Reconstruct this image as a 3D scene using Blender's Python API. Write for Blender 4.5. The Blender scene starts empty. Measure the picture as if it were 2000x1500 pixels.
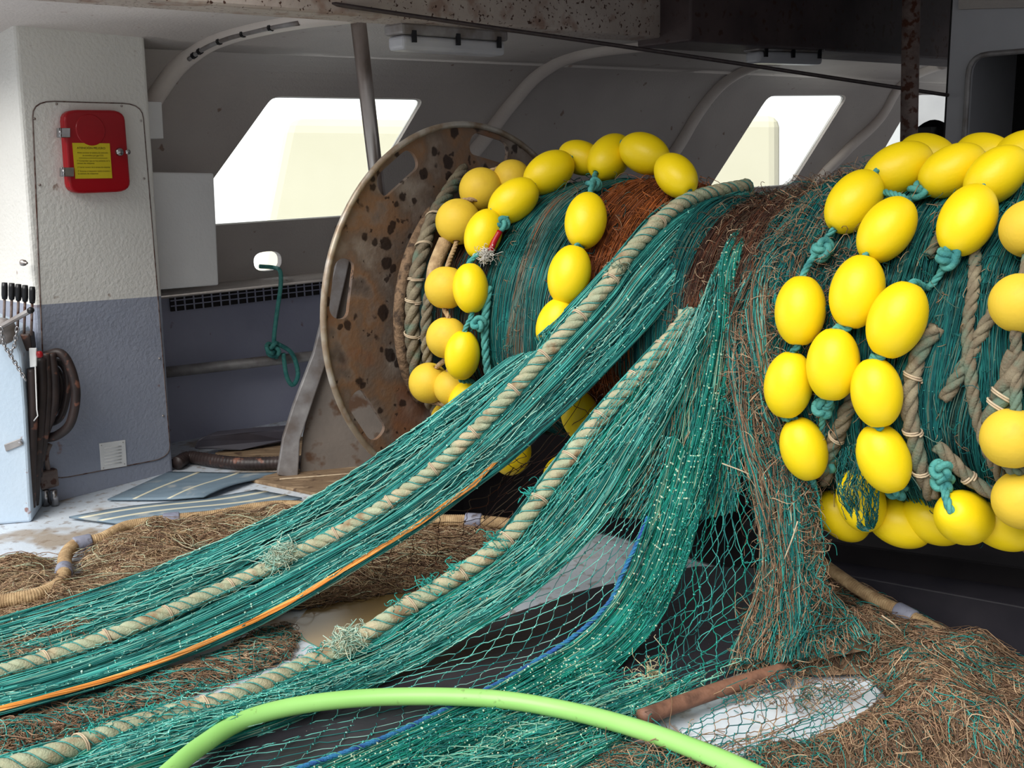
import bpy, bmesh, math
import numpy as np
def stk(a, ax=0): return np.stack(np.broadcast_arrays(*a), ax)
from mathutils import Matrix, Vector
from mathutils.geometry import delaunay_2d_cdt

# ------------------------------------------------------------------ camera
F, PITCH, ROLL = 2100.0, math.radians(12), math.radians(1.5)
CAM = np.array([0, 0, 1.6])
_f = np.array([0, math.cos(PITCH), -math.sin(PITCH)])
_u0 = np.array([0, math.sin(PITCH), math.cos(PITCH)])
_r0 = np.array([1.0, 0, 0])
_r = math.cos(ROLL) * _r0 - math.sin(ROLL) * _u0
_u = math.sin(ROLL) * _r0 + math.cos(ROLL) * _u0
sc = bpy.context.scene
col = sc.collection
cd = bpy.data.cameras.new('camera')
cam = bpy.data.objects.new('camera', cd)
col.objects.link(cam)
cd.sensor_width = 36
cd.lens = 36 * F / 2000
cd.clip_start = 0.05
cam.matrix_world = Matrix([[_r[i], _u[i], -_f[i], CAM[i]] for i in range(3)] + [[0, 0, 0, 1]])
sc.camera = cam
# ------------------------------------------------------------------ sky, sun, exposure
W = bpy.data.worlds.new('overcast_sky')
sc.world = W
W.use_nodes = True
W.node_tree.nodes['Background'].inputs[0].default_value = (0.96, 0.985, 1.0, 1)
_n, _l = W.node_tree.nodes, W.node_tree.links       # overcast, brightest beyond the hull side
_tc = _n.new('ShaderNodeTexCoord'); _dp = _n.new('ShaderNodeVectorMath'); _dp.operation = 'DOT_PRODUCT'; _dp.inputs[1].default_value = (-.643, .766, 0)
_mr = _n.new('ShaderNodeMapRange'); _mr.interpolation_type = 'SMOOTHSTEP'
for _i, _v in ((1, .3), (2, .8), (3, .46), (4, 1.9)): _mr.inputs[_i].default_value = _v
_l.new(_tc.outputs['Generated'], _dp.inputs[0]); _l.new(_dp.outputs['Value'], _mr.inputs[0]); _l.new(_mr.outputs[0], _n['Background'].inputs[1])
sd = bpy.data.lights.new('sun', 'SUN')
sd.energy = 4.0
sd.angle = math.radians(50)
sd.color = (1.0, 0.99, 0.95)
sun = bpy.data.objects.new('sun', sd)
col.objects.link(sun)
sun.rotation_euler = Vector((0.45, 0.75, -0.9)).to_track_quat('-Z', 'Y').to_euler()
sc.view_settings.view_transform = 'Standard'
sc.view_settings.look = 'None'
sc.view_settings.gamma = 1
sc.view_settings.exposure = 0.08
sc.view_settings.use_curve_mapping = False

# ------------------------------------------------------------------ measuring helpers (a pixel of the photo -> a point of the place)
def ray(px, py): return _f + _r * (px - 1000) / F + _u * (750 - py) / F
def PY(px, py, Y):
    d = ray(px, py); return CAM + d * (Y / d[1])
def PZ(px, py, z=0.0):
    d = ray(px, py); return CAM + d * ((z - 1.6) / d[2])
def PP(px, py, Q, N):
    d = ray(px, py); return CAM + d * ((Q - CAM) @ N) / (d @ N)
def proj(P):
    q = np.atleast_2d(P) - CAM; return stk([1000 + F * (q @ _r) / (q @ _f), 750 - F * (q @ _u) / (q @ _f)], -1)
def near(P, x, y): return int(np.argmin(((proj(P) - [x, y]) ** 2).sum(1)))
def PYZ(px, py, Y, zmin=0.02):      # hangs in the plane Y until it meets the deck
    p = PY(px, py, Y)
    return p if p[2] > zmin else PZ(px, py, zmin)
Z3 = np.array([0, 0, 1.0])
C0 = np.array([-.19, 4.9, .92])                       # centre of the drum flange
A = np.array([math.sin(math.radians(46)), -math.cos(math.radians(46)), 0])
FW = np.array([A[1], -A[0], 0])                       # across the drum, towards the camera
def dhit(px, py, R):                                  # point on the drum's cylinder of radius R
    d = ray(px, py); d = d / np.linalg.norm(d); w = CAM - C0
    dp = d - (d @ A) * A; wp = w - (w @ A) * A
    a = dp @ dp; b = 2 * dp @ wp; c = wp @ wp - R * R; D = b * b - 4 * a * c
    t = -b / 2 / a if D < 0 else (-b - math.sqrt(D)) / 2 / a
    return CAM + t * d
def dcyl(t, th, R): return C0 + np.multiply.outer(t, A) + np.multiply.outer(R * np.cos(th), FW) + np.multiply.outer(R * np.sin(th), Z3)
H0 = np.array([-1.99, 6.13, 0.0])                     # foot of the hull side
HD = np.array([math.sin(math.radians(50)), math.cos(math.radians(50)), 0])
HN = np.array([HD[1], -HD[0], 0])                     # inboard
def hull(t, s, z): return H0 + HD * t + HN * s + Z3 * z
def crom(pts, M):
    P = np.asarray(pts, float)
    if len(P) == 2: return P[0] + (P[1] - P[0]) * np.linspace(0, 1, M)[:, None]
    L = np.r_[0, np.cumsum(np.linalg.norm(np.diff(P, axis=0), axis=1))]
    E = np.vstack([2 * P[0] - P[1], P, 2 * P[-1] - P[-2]])
    s = np.linspace(0, L[-1], M); k = np.clip(np.searchsorted(L, s, side='right') - 1, 0, len(P) - 2)
    u = ((s - L[k]) / np.maximum(L[k + 1] - L[k], 1e-9))[:, None]
    a, b, c, d = E[k], E[k + 1], E[k + 2], E[k + 3]
    return .5 * (2 * b + (c - a) * u + (2 * a - 5 * b + 4 * c - d) * u ** 2 + (3 * b - a - 3 * c + d) * u ** 3)

PROF = crom([(.045, .905, 0), (.07, 1.4, 0), (.1, 1.75, 0), (.16, 1.95, 0), (.27, 2.1, 0), (.45, 2.19, 0), (.7, 2.235, 0), (1.1, 2.25, 0), (2.3, 2.255, 0)], 140)[:, :2]
PV = np.r_[0, np.cumsum(np.linalg.norm(np.diff(PROF, axis=0), axis=1))]
def prof(v): return np.interp(v, PV, PROF[:, 0]), np.interp(v, PV, PROF[:, 1])
def hv(t, v): s, z = prof(v); return hull(t, s, z)
def hpix(px, py):                                     # pixel -> (t, v) on the curved hull side
    d = ray(px, py); w = CAM - H0; ws, dsn = w @ HN, d @ HN
    best = None
    for i in range(len(PROF) - 1):
        a, b = PROF[i], PROF[i + 1]; e = b - a
        m = np.array([[dsn, -e[0]], [d[2], -e[1]]])
        if abs(np.linalg.det(m)) < 1e-9: continue
        k, q = np.linalg.solve(m, np.array([a[0] - ws, a[1] - w[2]]))
        if -.02 <= q <= 1.02 and k > 0 and (best is None or k < best[0]): best = (k, PV[i] + q * np.linalg.norm(e))
    k, v = best; return np.array([(CAM + d * k - H0) @ HD, v])

# ------------------------------------------------------------------ objects
def tag(o, label=None, cat=None, group=None, kind=None):
    if label: o['label'] = label
    if cat: o['category'] = cat
    if group: o['group'] = group
    if kind: o['kind'] = kind
    return o
def empty(name, loc, label=None, cat=None, group=None, kind=None):
    o = bpy.data.objects.new(name, None); col.objects.link(o)
    o.location = [float(x) for x in loc]; o.empty_display_size = .05
    return tag(o, label, cat, group, kind)
def link(o, parent=None):
    col.objects.link(o)
    if parent is not None:
        o.parent = parent
        o.matrix_parent_inverse = Matrix.Translation(-parent.location) if parent.parent is None else Matrix()
    return o
def npmesh(name, V, Fq, mat, parent=None, C=None, smooth=True):   # numpy quads / tris -> ONE mesh object
    me = bpy.data.meshes.new(name)
    V = np.ascontiguousarray(V, np.float32).reshape(-1, 3); Fq = np.ascontiguousarray(Fq, np.int32)
    nf, k = Fq.shape
    me.vertices.add(len(V)); me.vertices.foreach_set('co', V.ravel())
    me.loops.add(nf * k); me.loops.foreach_set('vertex_index', Fq.ravel())
    me.polygons.add(nf); me.polygons.foreach_set('loop_start', np.arange(0, nf * k, k, dtype=np.int32))
    me.polygons.foreach_set('loop_total', np.full(nf, k, np.int32))
    me.polygons.foreach_set('use_smooth', np.full(nf, smooth, bool))
    if C is not None:
        at = me.color_attributes.new('Col', 'FLOAT_COLOR', 'POINT')
        at.data.foreach_set('color', np.c_[C, np.ones(len(C))].astype(np.float32).ravel())
    me.update(calc_edges=True); me.validate()
    me.materials.append(mat)
    return link(bpy.data.objects.new(name, me), parent)
class MB:                                             # collects shapes, builds ONE mesh object
    def __init__(s): s.v = []; s.f = []
    def add(s, V, Fs):
        o = len(s.v); s.v += [tuple(map(float, p)) for p in V]; s.f += [tuple(int(i) + o for i in q) for q in Fs]; return s
    def prism(s, poly, vec):                          # polygon extruded by vec
        P = [np.asarray(p, float) for p in poly]; n = len(P); vec = np.asarray(vec, float)
        return s.add(P + [p + vec for p in P], [tuple(range(n))[::-1], tuple(range(n, 2 * n))] + [(i, (i + 1) % n, n + (i + 1) % n, n + i) for i in range(n)])
    def box(s, c, ex, ey, ez, sx, sy, sz):            # centre, axes, full sizes
        c = np.asarray(c, float); ex, ey, ez = ex * sx / 2, ey * sy / 2, ez * sz / 2
        return s.prism([c - ex - ey - ez, c + ex - ey - ez, c + ex + ey - ez, c - ex + ey - ez], 2 * ez)
    def tube(s, path, r, sides=10, caps=True):
        V, Fs = tube_vf(np.asarray(path, float), r, sides)
        o = len(s.v); s.add(V, Fs)
        if caps:
            s.f.append(tuple(o + i for i in range(sides))[::-1]); n = len(V); s.f.append(tuple(o + n - sides + i for i in range(sides)))
        return s
    def lathe(s, prof, c, ax, n=24):                  # prof: (r, h) along axis ax from c
        c = np.asarray(c, float); ax = np.asarray(ax, float) / np.linalg.norm(ax)
        e1 = np.cross(ax, [.31, .2, .93]); e1 /= np.linalg.norm(e1); e2 = np.cross(ax, e1)
        V = [c + ax * h + r * (math.cos(a) * e1 + math.sin(a) * e2) for r, h in prof for a in np.linspace(0, 2 * math.pi, n, endpoint=False)]
        return s.add(V, [(i * n + j, i * n + (j + 1) % n, (i + 1) * n + (j + 1) % n, (i + 1) * n + j) for i in range(len(prof) - 1) for j in range(n)])
    def build(s, name, mat, parent=None, smooth=False, bevel=0, seg=2):
        me = bpy.data.meshes.new(name); me.from_pydata(s.v, [], s.f); me.validate()
        bm = bmesh.new(); bm.from_mesh(me); bmesh.ops.recalc_face_normals(bm, faces=bm.faces); bm.to_mesh(me); bm.free()
        for p in me.polygons: p.use_smooth = smooth
        for m in (mat if isinstance(mat, list) else [mat]): me.materials.append(m)
        o = link(bpy.data.objects.new(name, me), parent)
        if bevel:
            b = o.modifiers.new('bevel', 'BEVEL'); b.width = bevel; b.segments = seg; b.limit_method = 'ANGLE'
        return o
def frames(P):                                        # parallel transport
    T = np.gradient(P, axis=0); T /= np.maximum(np.linalg.norm(T, axis=1, keepdims=True), 1e-9)
    n = np.cross(T[0], [.3, .5, .81]); n /= np.linalg.norm(n); N = [n]
    for i in range(1, len(P)):
        n = n - (n @ T[i]) * T[i]; n = n / max(np.linalg.norm(n), 1e-9); N.append(n)
    N = np.array(N); return T, N, np.cross(T, N)
def tube_vf(P, r, sides):
    T, N, B = frames(P); a = np.linspace(0, 2 * math.pi, sides, endpoint=False)
    r = np.broadcast_to(r, (len(P),))[:, None, None]
    V = P[:, None] + r * (np.cos(a)[None, :, None] * N[:, None] + np.sin(a)[None, :, None] * B[:, None])
    i = np.arange(len(P) - 1)[:, None] * sides; j = np.arange(sides)[None]; k = (j + 1) % sides
    Q = stk([i + j, i + k, i + sides + k, i + sides + j], -1).reshape(-1, 4)
    return V.reshape(-1, 3), Q
def strands_vf(P, r, C, sides=3):                     # P (S,N,3) thin strands at once, C (S,3) colours
    S, N, _ = P.shape
    T = np.gradient(P, axis=1); T /= np.maximum(np.linalg.norm(T, axis=2, keepdims=True), 1e-9)
    n = np.cross(T, np.array([.23, .51, .83])); n /= np.maximum(np.linalg.norm(n, axis=2, keepdims=True), 1e-6); b = np.cross(T, n)
    a = np.linspace(0, 2 * math.pi, sides, endpoint=False); r = np.broadcast_to(r, (S,))[:, None, None, None]
    V = P[:, :, None] + r * (np.cos(a)[:, None] * n[:, :, None] + np.sin(a)[:, None] * b[:, :, None])
    base = (np.arange(S) * N * sides)[:, None, None]; i = (np.arange(N - 1) * sides)[None, :, None]; j = np.arange(sides)[None, None]; k = (j + 1) % sides
    Q = stk([base + i + j, base + i + k, base + i + sides + k, base + i + sides + j], -1).reshape(-1, 4)
    CC = np.broadcast_to(C[:, None, None], (S, N, sides, 3)).reshape(-1, 3)
    return V.reshape(-1, 3), Q, CC
class SB:                                             # collects strand batches, builds ONE mesh object
    def __init__(s): s.V = []; s.Q = []; s.C = []; s.n = 0
    def add(s, V, Q, C): s.V.append(V); s.Q.append(Q + s.n); s.C.append(C); s.n += len(V); return s
    def strands(s, P, r, C, sides=3): return s.add(*strands_vf(P, r, C, sides))
    def knots(s, P, r, C):                            # little rounded lumps
        d = np.array([[x, y, z] for x in (-.62, .62) for y in (-.62, .62) for z in (-.62, .62)]); S = len(P)
        V = P[:, None] + d[None] * np.broadcast_to(r, (S,))[:, None, None]
        q = np.array([[0, 1, 3, 2], [4, 6, 7, 5], [0, 4, 5, 1], [2, 3, 7, 6], [0, 2, 6, 4], [1, 5, 7, 3]])
        return s.add(V.reshape(-1, 3), ((np.arange(S) * 8)[:, None, None] + q[None]).reshape(-1, 4), np.repeat(C, 8, axis=0))
    def build(s, name, mat, parent=None): return npmesh(name, np.vstack(s.V), np.vstack(s.Q), mat, parent, np.vstack(s.C))
rng = np.random.default_rng(7)
class Noise:                                          # smooth pseudo noise, numpy
    def __init__(s, dim, freq, seed, n=14):
        g = np.random.default_rng(seed); s.k = g.normal(size=(n, dim)) * freq; s.p = g.uniform(0, 6.28, n); s.a = 1 / (1 + np.linalg.norm(s.k, axis=1) / freq); s.a /= np.sqrt((s.a ** 2).sum() / 2)
    def __call__(s, X): return (np.sin(np.asarray(X) @ s.k.T + s.p) * s.a).sum(-1)

# ------------------------------------------------------------------ materials
def lin(r, g, b): return tuple((c / 255 / 12.92 if c / 255 <= .04045 else ((c / 255 + .055) / 1.055) ** 2.4) for c in (r, g, b))
def material(name, cols, scale=6., rough=.6, bump=0., bscale=60., metal=0., stretch=(1, 1, 1), spec=.4, attr=False, detail=5., pos=None, rvar=0.):
    m = bpy.data.materials.new(name); m.use_nodes = True
    N = m.node_tree.nodes; L = m.node_tree.links; b = N['Principled BSDF']
    b.inputs['Roughness'].default_value = rough; b.inputs['Metallic'].default_value = metal
    b.inputs['Specular IOR Level'].default_value = spec
    tc = N.new('ShaderNodeTexCoord'); mp = N.new('ShaderNodeMapping'); mp.inputs['Scale'].default_value = stretch
    L.new(tc.outputs['Object'], mp.inputs[0])
    no = N.new('ShaderNodeTexNoise'); no.inputs['Scale'].default_value = scale; no.inputs['Detail'].default_value = detail
    L.new(mp.outputs[0], no.inputs['Vector'])
    cols = [lin(*c) for c in cols]
    if attr:
        at = N.new('ShaderNodeAttribute'); at.attribute_name = 'Col'
        mx = N.new('ShaderNodeMix'); mx.data_type = 'RGBA'; mx.blend_type = 'MULTIPLY'; mx.inputs[0].default_value = 1
        rp = N.new('ShaderNodeValToRGB'); rp.color_ramp.elements[0].position = .3; rp.color_ramp.elements[1].position = .7
        rp.color_ramp.elements[0].color = (.72, .72, .72, 1); rp.color_ramp.elements[1].color = (1.15, 1.15, 1.15, 1)
        L.new(no.outputs[0], rp.inputs[0]); L.new(at.outputs[0], mx.inputs[6]); L.new(rp.outputs[0], mx.inputs[7]); L.new(mx.outputs[2], b.inputs['Base Color'])
    elif len(cols) == 1: b.inputs['Base Color'].default_value = (*cols[0], 1)
    else:
        rp = N.new('ShaderNodeValToRGB'); e = rp.color_ramp.elements
        ps = pos or list(np.linspace(.35, .65, len(cols)))
        while len(e) < len(cols): e.new(.5)
        for i, c in enumerate(cols): e[i].position = ps[i]; e[i].color = (*c, 1)
        L.new(no.outputs[0], rp.inputs[0]); L.new(rp.outputs[0], b.inputs['Base Color'])
    if bump:
        n2 = N.new('ShaderNodeTexNoise'); n2.inputs['Scale'].default_value = bscale; n2.inputs['Detail'].default_value = 4
        L.new(mp.outputs[0], n2.inputs['Vector'])
        bp = N.new('ShaderNodeBump'); bp.inputs['Strength'].default_value = bump; bp.inputs['Distance'].default_value = .01
        L.new(n2.outputs[0], bp.inputs['Height']); L.new(bp.outputs[0], b.inputs['Normal'])
    if rvar:
        mr = N.new('ShaderNodeMapRange'); mr.inputs[1].default_value = .35; mr.inputs[2].default_value = .65
        mr.inputs[3].default_value = max(0, rough - rvar); mr.inputs[4].default_value = min(1, rough + rvar)
        L.new(no.outputs[0], mr.inputs[0]); L.new(mr.outputs[0], b.inputs['Roughness'])
    return m
def spots(m, colr, scale, lo, hi, stretch=(1, 1, 1), strength=1.):      # adds stains with a shape of their own over a material's colour
    N = m.node_tree.nodes; L = m.node_tree.links; b = N['Principled BSDF']
    tc = N.new('ShaderNodeTexCoord'); mp = N.new('ShaderNodeMapping'); mp.inputs['Scale'].default_value = stretch
    L.new(tc.outputs['Object'], mp.inputs[0])
    no = N.new('ShaderNodeTexNoise'); no.inputs['Scale'].default_value = scale; no.inputs['Detail'].default_value = 3
    L.new(mp.outputs[0], no.inputs['Vector'])
    mr = N.new('ShaderNodeMapRange'); mr.inputs[1].default_value = lo; mr.inputs[2].default_value = hi; mr.inputs[4].default_value = strength
    L.new(no.outputs[0], mr.inputs[0])
    mx = N.new('ShaderNodeMix'); mx.data_type = 'RGBA'
    if b.inputs['Base Color'].links:
        L.new(b.inputs['Base Color'].links[0].from_socket, mx.inputs[6])
    else: mx.inputs[6].default_value = b.inputs['Base Color'].default_value
    mx.inputs[7].default_value = (*lin(*colr), 1)
    L.new(mr.outputs[0], mx.inputs[0]); L.new(mx.outputs[2], b.inputs['Base Color'])
    return m
def vspots(m, colr, scale, lo, hi):                                 # round corrosion spots
    N = m.node_tree.nodes; L = m.node_tree.links; b = N['Principled BSDF']
    tc = N.new('ShaderNodeTexCoord'); no = N.new('ShaderNodeTexNoise'); no.inputs['Scale'].default_value = 30; ad = N.new('ShaderNodeVectorMath'); ad.operation = 'MULTIPLY_ADD'
    ad.inputs[1].default_value = (.03, .03, .03); L.new(no.outputs['Color'], ad.inputs[0]); L.new(tc.outputs['Object'], ad.inputs[2]); L.new(tc.outputs['Object'], no.inputs['Vector'])
    vo = N.new('ShaderNodeTexVoronoi'); vo.inputs['Scale'].default_value = scale; L.new(ad.outputs[0], vo.inputs['Vector'])
    sp = N.new('ShaderNodeSeparateColor'); L.new(vo.outputs['Color'], sp.inputs[0]); rd = N.new('ShaderNodeMath'); rd.operation = 'MULTIPLY'; rd.inputs[1].default_value = .16; L.new(sp.outputs[0], rd.inputs[0])
    sb_ = N.new('ShaderNodeMath'); sb_.operation = 'ADD'; L.new(vo.outputs['Distance'], sb_.inputs[0]); L.new(rd.outputs[0], sb_.inputs[1])
    mr = N.new('ShaderNodeMapRange'); mr.inputs[1].default_value = lo + .08; mr.inputs[2].default_value = hi + .08; mr.inputs[3].default_value = .9; mr.inputs[4].default_value = 0; L.new(sb_.outputs[0], mr.inputs[0])
    mx = N.new('ShaderNodeMix'); mx.data_type = 'RGBA'; L.new(b.inputs['Base Color'].links[0].from_socket, mx.inputs[6]); mx.inputs[7].default_value = (*lin(*colr), 1)
    L.new(mr.outputs[0], mx.inputs[0]); L.new(mx.outputs[2], b.inputs['Base Color'])
M = {}
M['hull'] = spots(material('hull_paint', [(168, 160, 156), (180, 172, 167)], 1.5, .55, .35, 70), (120, 95, 80), 14, .70, .74, strength=.8)
M['frame'] = material('frame_paint_lit', [(206, 195, 188), (216, 206, 199)], 3, .5, .2, 60)  # lighter than the hull: light caught by the curved frames, put into the colour
M['column'] = spots(material('column_paint', [(216, 214, 209), (226, 224, 219)], 2, .5, .4, 55), (120, 80, 55), 11, .70, .74, strength=.7)
M['column_grey'] = spots(material('column_grey_paint', [(140, 146, 163), (154, 159, 174)], 2, .5, .4, 55), (120, 80, 60), 9, .69, .73, strength=.6)
M['bulwark'] = spots(material('bulwark_paint', [(152, 154, 176), (164, 166, 186)], 2, .5, .2, 40), (110, 75, 60), 8, .70, .73, strength=.6)
M['beam'] = spots(spots(material('rusted_white_steel', [(160, 146, 138), (180, 168, 160)], 3, .6, .2, 40), (118, 76, 54), 9, .55, .68, strength=.6), (64, 38, 28), 55, .61, .65)
M['beam_dark'] = spots(material('rusted_dark_steel', [(58, 46, 48), (78, 64, 64)], 4, .6, .2, 40), (60, 35, 28), 20, .6, .66)
M['deck'] = spots(spots(material('deck_paint', [(205, 212, 220), (190, 198, 208)], 2.5, .42, .15, 90, rvar=.15), (150, 130, 105), 3.2, .55, .64, strength=.8), (126, 104, 82), 22, .56, .66, (1, 1, 1), .55)
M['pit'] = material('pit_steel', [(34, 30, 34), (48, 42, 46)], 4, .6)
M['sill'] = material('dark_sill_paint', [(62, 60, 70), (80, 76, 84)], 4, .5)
M['white'] = material('white_gelcoat', [(226, 226, 226), (232, 232, 232)], 3, .45, .2, 60)
M['cabin'] = material('cabin_grey_paint', [(172, 172, 178), (182, 182, 187)], 3, .5, .15, 40)
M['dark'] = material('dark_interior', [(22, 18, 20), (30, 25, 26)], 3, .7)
M['red'] = material('red_plastic', [(150, 6, 20), (162, 8, 24)], 3, .32)
M['yellow_label'] = material('yellow_label', [(206, 186, 34), (214, 192, 40)], 10, .5)
M['ink'] = material('label_ink', [(50, 45, 20)], 1, .6)
M['chrome'] = material('chrome', [(190, 188, 190), (160, 158, 160)], 20, .25, metal=1.)
M['steel'] = material('stainless_steel', [(190, 184, 180), (170, 160, 156), (130, 118, 112)], 5, .3, metal=.75, stretch=(1, 1, .3))
M['rusty_pole'] = spots(material('rusty_pole', [(120, 105, 100), (92, 78, 74)], 14, .55, .3, 80), (72, 40, 28), 30, .52, .6)
M['galv'] = material('worn_grey_steel', [(165, 162, 162), (140, 136, 136), (120, 110, 105)], 8, .5, .1, 60, metal=.3)
M['web'] = spots(material('dirty_plate', [(112, 104, 98), (128, 118, 110)], 5, .6, .15, 50), (92, 68, 52), 10, .56, .66)
M['rubber'] = material('black_rubber', [(26, 24, 27), (38, 35, 38)], 6, .5, .15, 80)
M['mat'] = spots(material('rubber_mat', [(40, 38, 44), (54, 51, 57)], 3, .45, .1, 60, rvar=.12), (150, 140, 125), 70, .74, .76)
M['hose_rub'] = spots(material('hydraulic_hose', [(44, 36, 36), (60, 48, 46)], 12, .45), (120, 80, 66), 14, .6, .66)
M['strip'] = spots(material('strip_rubber', [(104, 122, 136), (118, 136, 150)], 5, .55, .1, 60, stretch=(1, 3, 1)), (150, 156, 158), 9, .6, .7)
M['cream'] = material('cream_stripe', [(205, 200, 178)], 5, .6)
M['ply'] = spots(material('weathered_plywood', [(142, 118, 92), (120, 98, 76), (160, 136, 108)], 5, .75, .25, 60, stretch=(1, 5, 1)), (90, 70, 54), 14, .6, .68)
M['green_hose'] = spots(material('green_hose', [(150, 206, 112), (160, 214, 122)], 4, .33), (120, 150, 80), 30, .66, .72, strength=.6)
M['brown_pole'] = material('brown_pole', [(112, 78, 62), (130, 92, 74), (92, 64, 52)], 12, .6, .3, 60)
M['plate'] = material('white_plate', [(226, 232, 240), (214, 222, 232)], 5, .35)
M['black_plastic'] = material('black_plastic', [(22, 22, 26)], 3, .35)
M['cab_paint'] = spots(material('control_cabinet_paint', [(186, 204, 222), (196, 212, 228)], 3, .45, .15, 60), (140, 80, 55), 13, .70, .74, strength=.8)
M['wire'] = material('wire_rope_steel', [(52, 44, 46), (66, 56, 56)], 40, .5)
M['seiz'] = material('pale_twine', [(198, 180, 152), (176, 154, 130)], 40, .8)
M['ring'] = spots(material('lead_ring', [(120, 122, 140), (138, 140, 156)], 18, .5, .2, 60), (90, 84, 88), 20, .6, .68)
M['manila'] = material('wrapped_manila', [(186, 158, 120), (166, 138, 102), (150, 122, 90)], 30, .85, .4, 120)
M['rope'] = spots(material('grey_green_rope', [(172, 178, 150), (154, 158, 130), (182, 170, 140)], 14, .85, .5, 160), (140, 118, 90), 12, .56, .68)
M['rope_dirty'] = material('dirty_drum_rope', [(138, 128, 106), (112, 100, 82), (96, 116, 100)], 10, .9, .5, 140)
M['teal_rope'] = material('teal_rope', [(64, 140, 136), (84, 156, 148), (50, 118, 118)], 18, .8, .4, 160)
M['blue_rope'] = material('blue_rope', [(40, 74, 150), (44, 116, 160), (34, 56, 130)], 14, .8, .4, 160)
M['orange_rope'] = material('orange_cord', [(226, 146, 66), (206, 122, 50), (234, 166, 92)], 30, .8, .4, 160)
M['net'] = material('net_twine', [(255, 255, 255)], 9, .75, attr=True, spec=.25)
M['mud'] = material('muddy_net_mass', [(108, 86, 66), (134, 108, 84), (72, 57, 46)], 26, .9, .8, 60)
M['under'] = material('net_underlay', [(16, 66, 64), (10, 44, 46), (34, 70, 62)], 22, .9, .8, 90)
M['float'] = spots(material('yellow_float', [(236, 204, 14), (242, 210, 18)], 5, .42, .06, 90, spec=.35), (170, 130, 30), 40, .72, .75, strength=.22)
M['float_old'] = spots(material('weathered_float', [(232, 196, 58), (220, 184, 54)], 4, .55, .08, 90, spec=.3), (196, 156, 50), 10, .6, .72, strength=.5)
M['flange'] = spots(spots(spots(material('rusted_flange_steel', [(150, 138, 128), (118, 100, 88), (134, 102, 78), (132, 120, 112)], 5, .6, .25, 50, metal=.15, pos=[.3, .45, .56, .68]),
                (140, 76, 36), 3.5, .60, .70, strength=.4), (62, 42, 34), 5, .62, .72, strength=.7), (44, 30, 26), 22, .66, .69, strength=.85)
vspots(M['flange'], (40, 28, 25), 7.5, .16, .21); vspots(M['flange'], (44, 30, 26), 12, .16, .23)
M['rim'] = material('worn_rim_steel', [(176, 166, 150), (150, 130, 110), (190, 184, 176)], 6, .45, .1, 50, metal=.4)
M['outside'] = material('pale_quay_wall', [(238, 234, 212), (232, 228, 204)], .8, .8)
g = bpy.data.materials.new('window_glass'); g.use_nodes = True
N = g.node_tree.nodes; N.clear(); o_ = N.new('ShaderNodeOutputMaterial'); mx = N.new('ShaderNodeMixShader'); tr = N.new('ShaderNodeBsdfTransparent'); gl = N.new('ShaderNodeBsdfGlossy')
tr.inputs[0].default_value = (.97, .98, .96, 1); gl.inputs[1].default_value = .08; mx.inputs[0].default_value = .05
g.node_tree.links.new(tr.outputs[0], mx.inputs[1]); g.node_tree.links.new(gl.outputs[0], mx.inputs[2]); g.node_tree.links.new(mx.outputs[0], o_.inputs[0])
M['glass'] = g
TEAL = [lin(*c) for c in [(50, 147, 138), (38, 126, 121), (76, 168, 158), (40, 111, 109), (110, 188, 176), (28, 99, 99), (144, 178, 158)]]
TEALD = [lin(*c) for c in [(20, 100, 100), (30, 118, 114), (16, 82, 86), (46, 124, 118), (90, 114, 102), (24, 90, 92)]]
GREEN = [lin(*c) for c in [(18, 128, 108), (26, 144, 124), (14, 108, 97), (44, 152, 134), (150, 178, 150)]]
BROWN = [lin(*c) for c in [(168, 138, 108), (146, 116, 90), (120, 94, 74), (186, 158, 128), (104, 82, 68), (158, 124, 100)]]
ORANGE = [lin(*c) for c in [(168, 92, 44), (140, 74, 36), (186, 108, 56), (118, 66, 40), (150, 90, 60)]]
RUST = [lin(*c) for c in [(92, 58, 44), (74, 48, 40), (112, 66, 44), (60, 42, 36), (96, 78, 62)]]
MIX = BROWN + BROWN + TEAL[:4]
def pal(p, n, var=.2):
    return np.clip(np.array(p)[rng.integers(0, len(p), n)] * rng.uniform(1 - var, 1 + var, (n, 1)), 0, 1)

# ------------------------------------------------------------------ the setting
def poly_obj(name, V2, to3, holes, thick, mat, parent=None, lines=(), smooth=False):     # plate with holes: V2 outline in 2D, to3 maps to 3D
    pts, edges, loops = [], [], [list(V2)] + [list(h) for h in holes]
    for lp in loops:
        o = len(pts); pts += [Vector(p) for p in lp]; n = len(lp); edges += [(o + i, o + (i + 1) % n) for i in range(n)]
    for a, b in lines: o = len(pts); pts += [Vector(a), Vector(b)]; edges.append((o, o + 1))
    v, e, fcs, *_ = delaunay_2d_cdt(pts, edges, [], 0, 1e-6)
    def inside(p, lp):
        c = False; n = len(lp)
        for i in range(n):
            a, b = lp[i], lp[i - 1]
            if (a[1] > p[1]) != (b[1] > p[1]) and p[0] < (b[0] - a[0]) * (p[1] - a[1]) / (b[1] - a[1]) + a[0]: c = not c
        return c
    keep = []
    for t in fcs:
        c = sum((v[i] for i in t), Vector((0, 0))) / len(t)
        if inside(c, loops[0]) and not any(inside(c, h) for h in loops[1:]): keep.append(tuple(t))
    P = [np.asarray(to3(*p)) for p in v]; vec = np.asarray(thick, float); n = len(P)
    mb = MB(); cnt = {}
    for t in keep:
        for i in range(len(t)): k = (t[i], t[(i + 1) % len(t)]); cnt[k] = cnt.get(k, 0) + 1
    side = [(a, b, n + b, n + a) for (a, b) in cnt if (b, a) not in cnt]
    mb.add(P + [p + vec for p in P], [t for t in keep] + [tuple(n + i for i in t[::-1]) for t in keep] + side)
    return mb.build(name, mat, parent, smooth)
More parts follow.
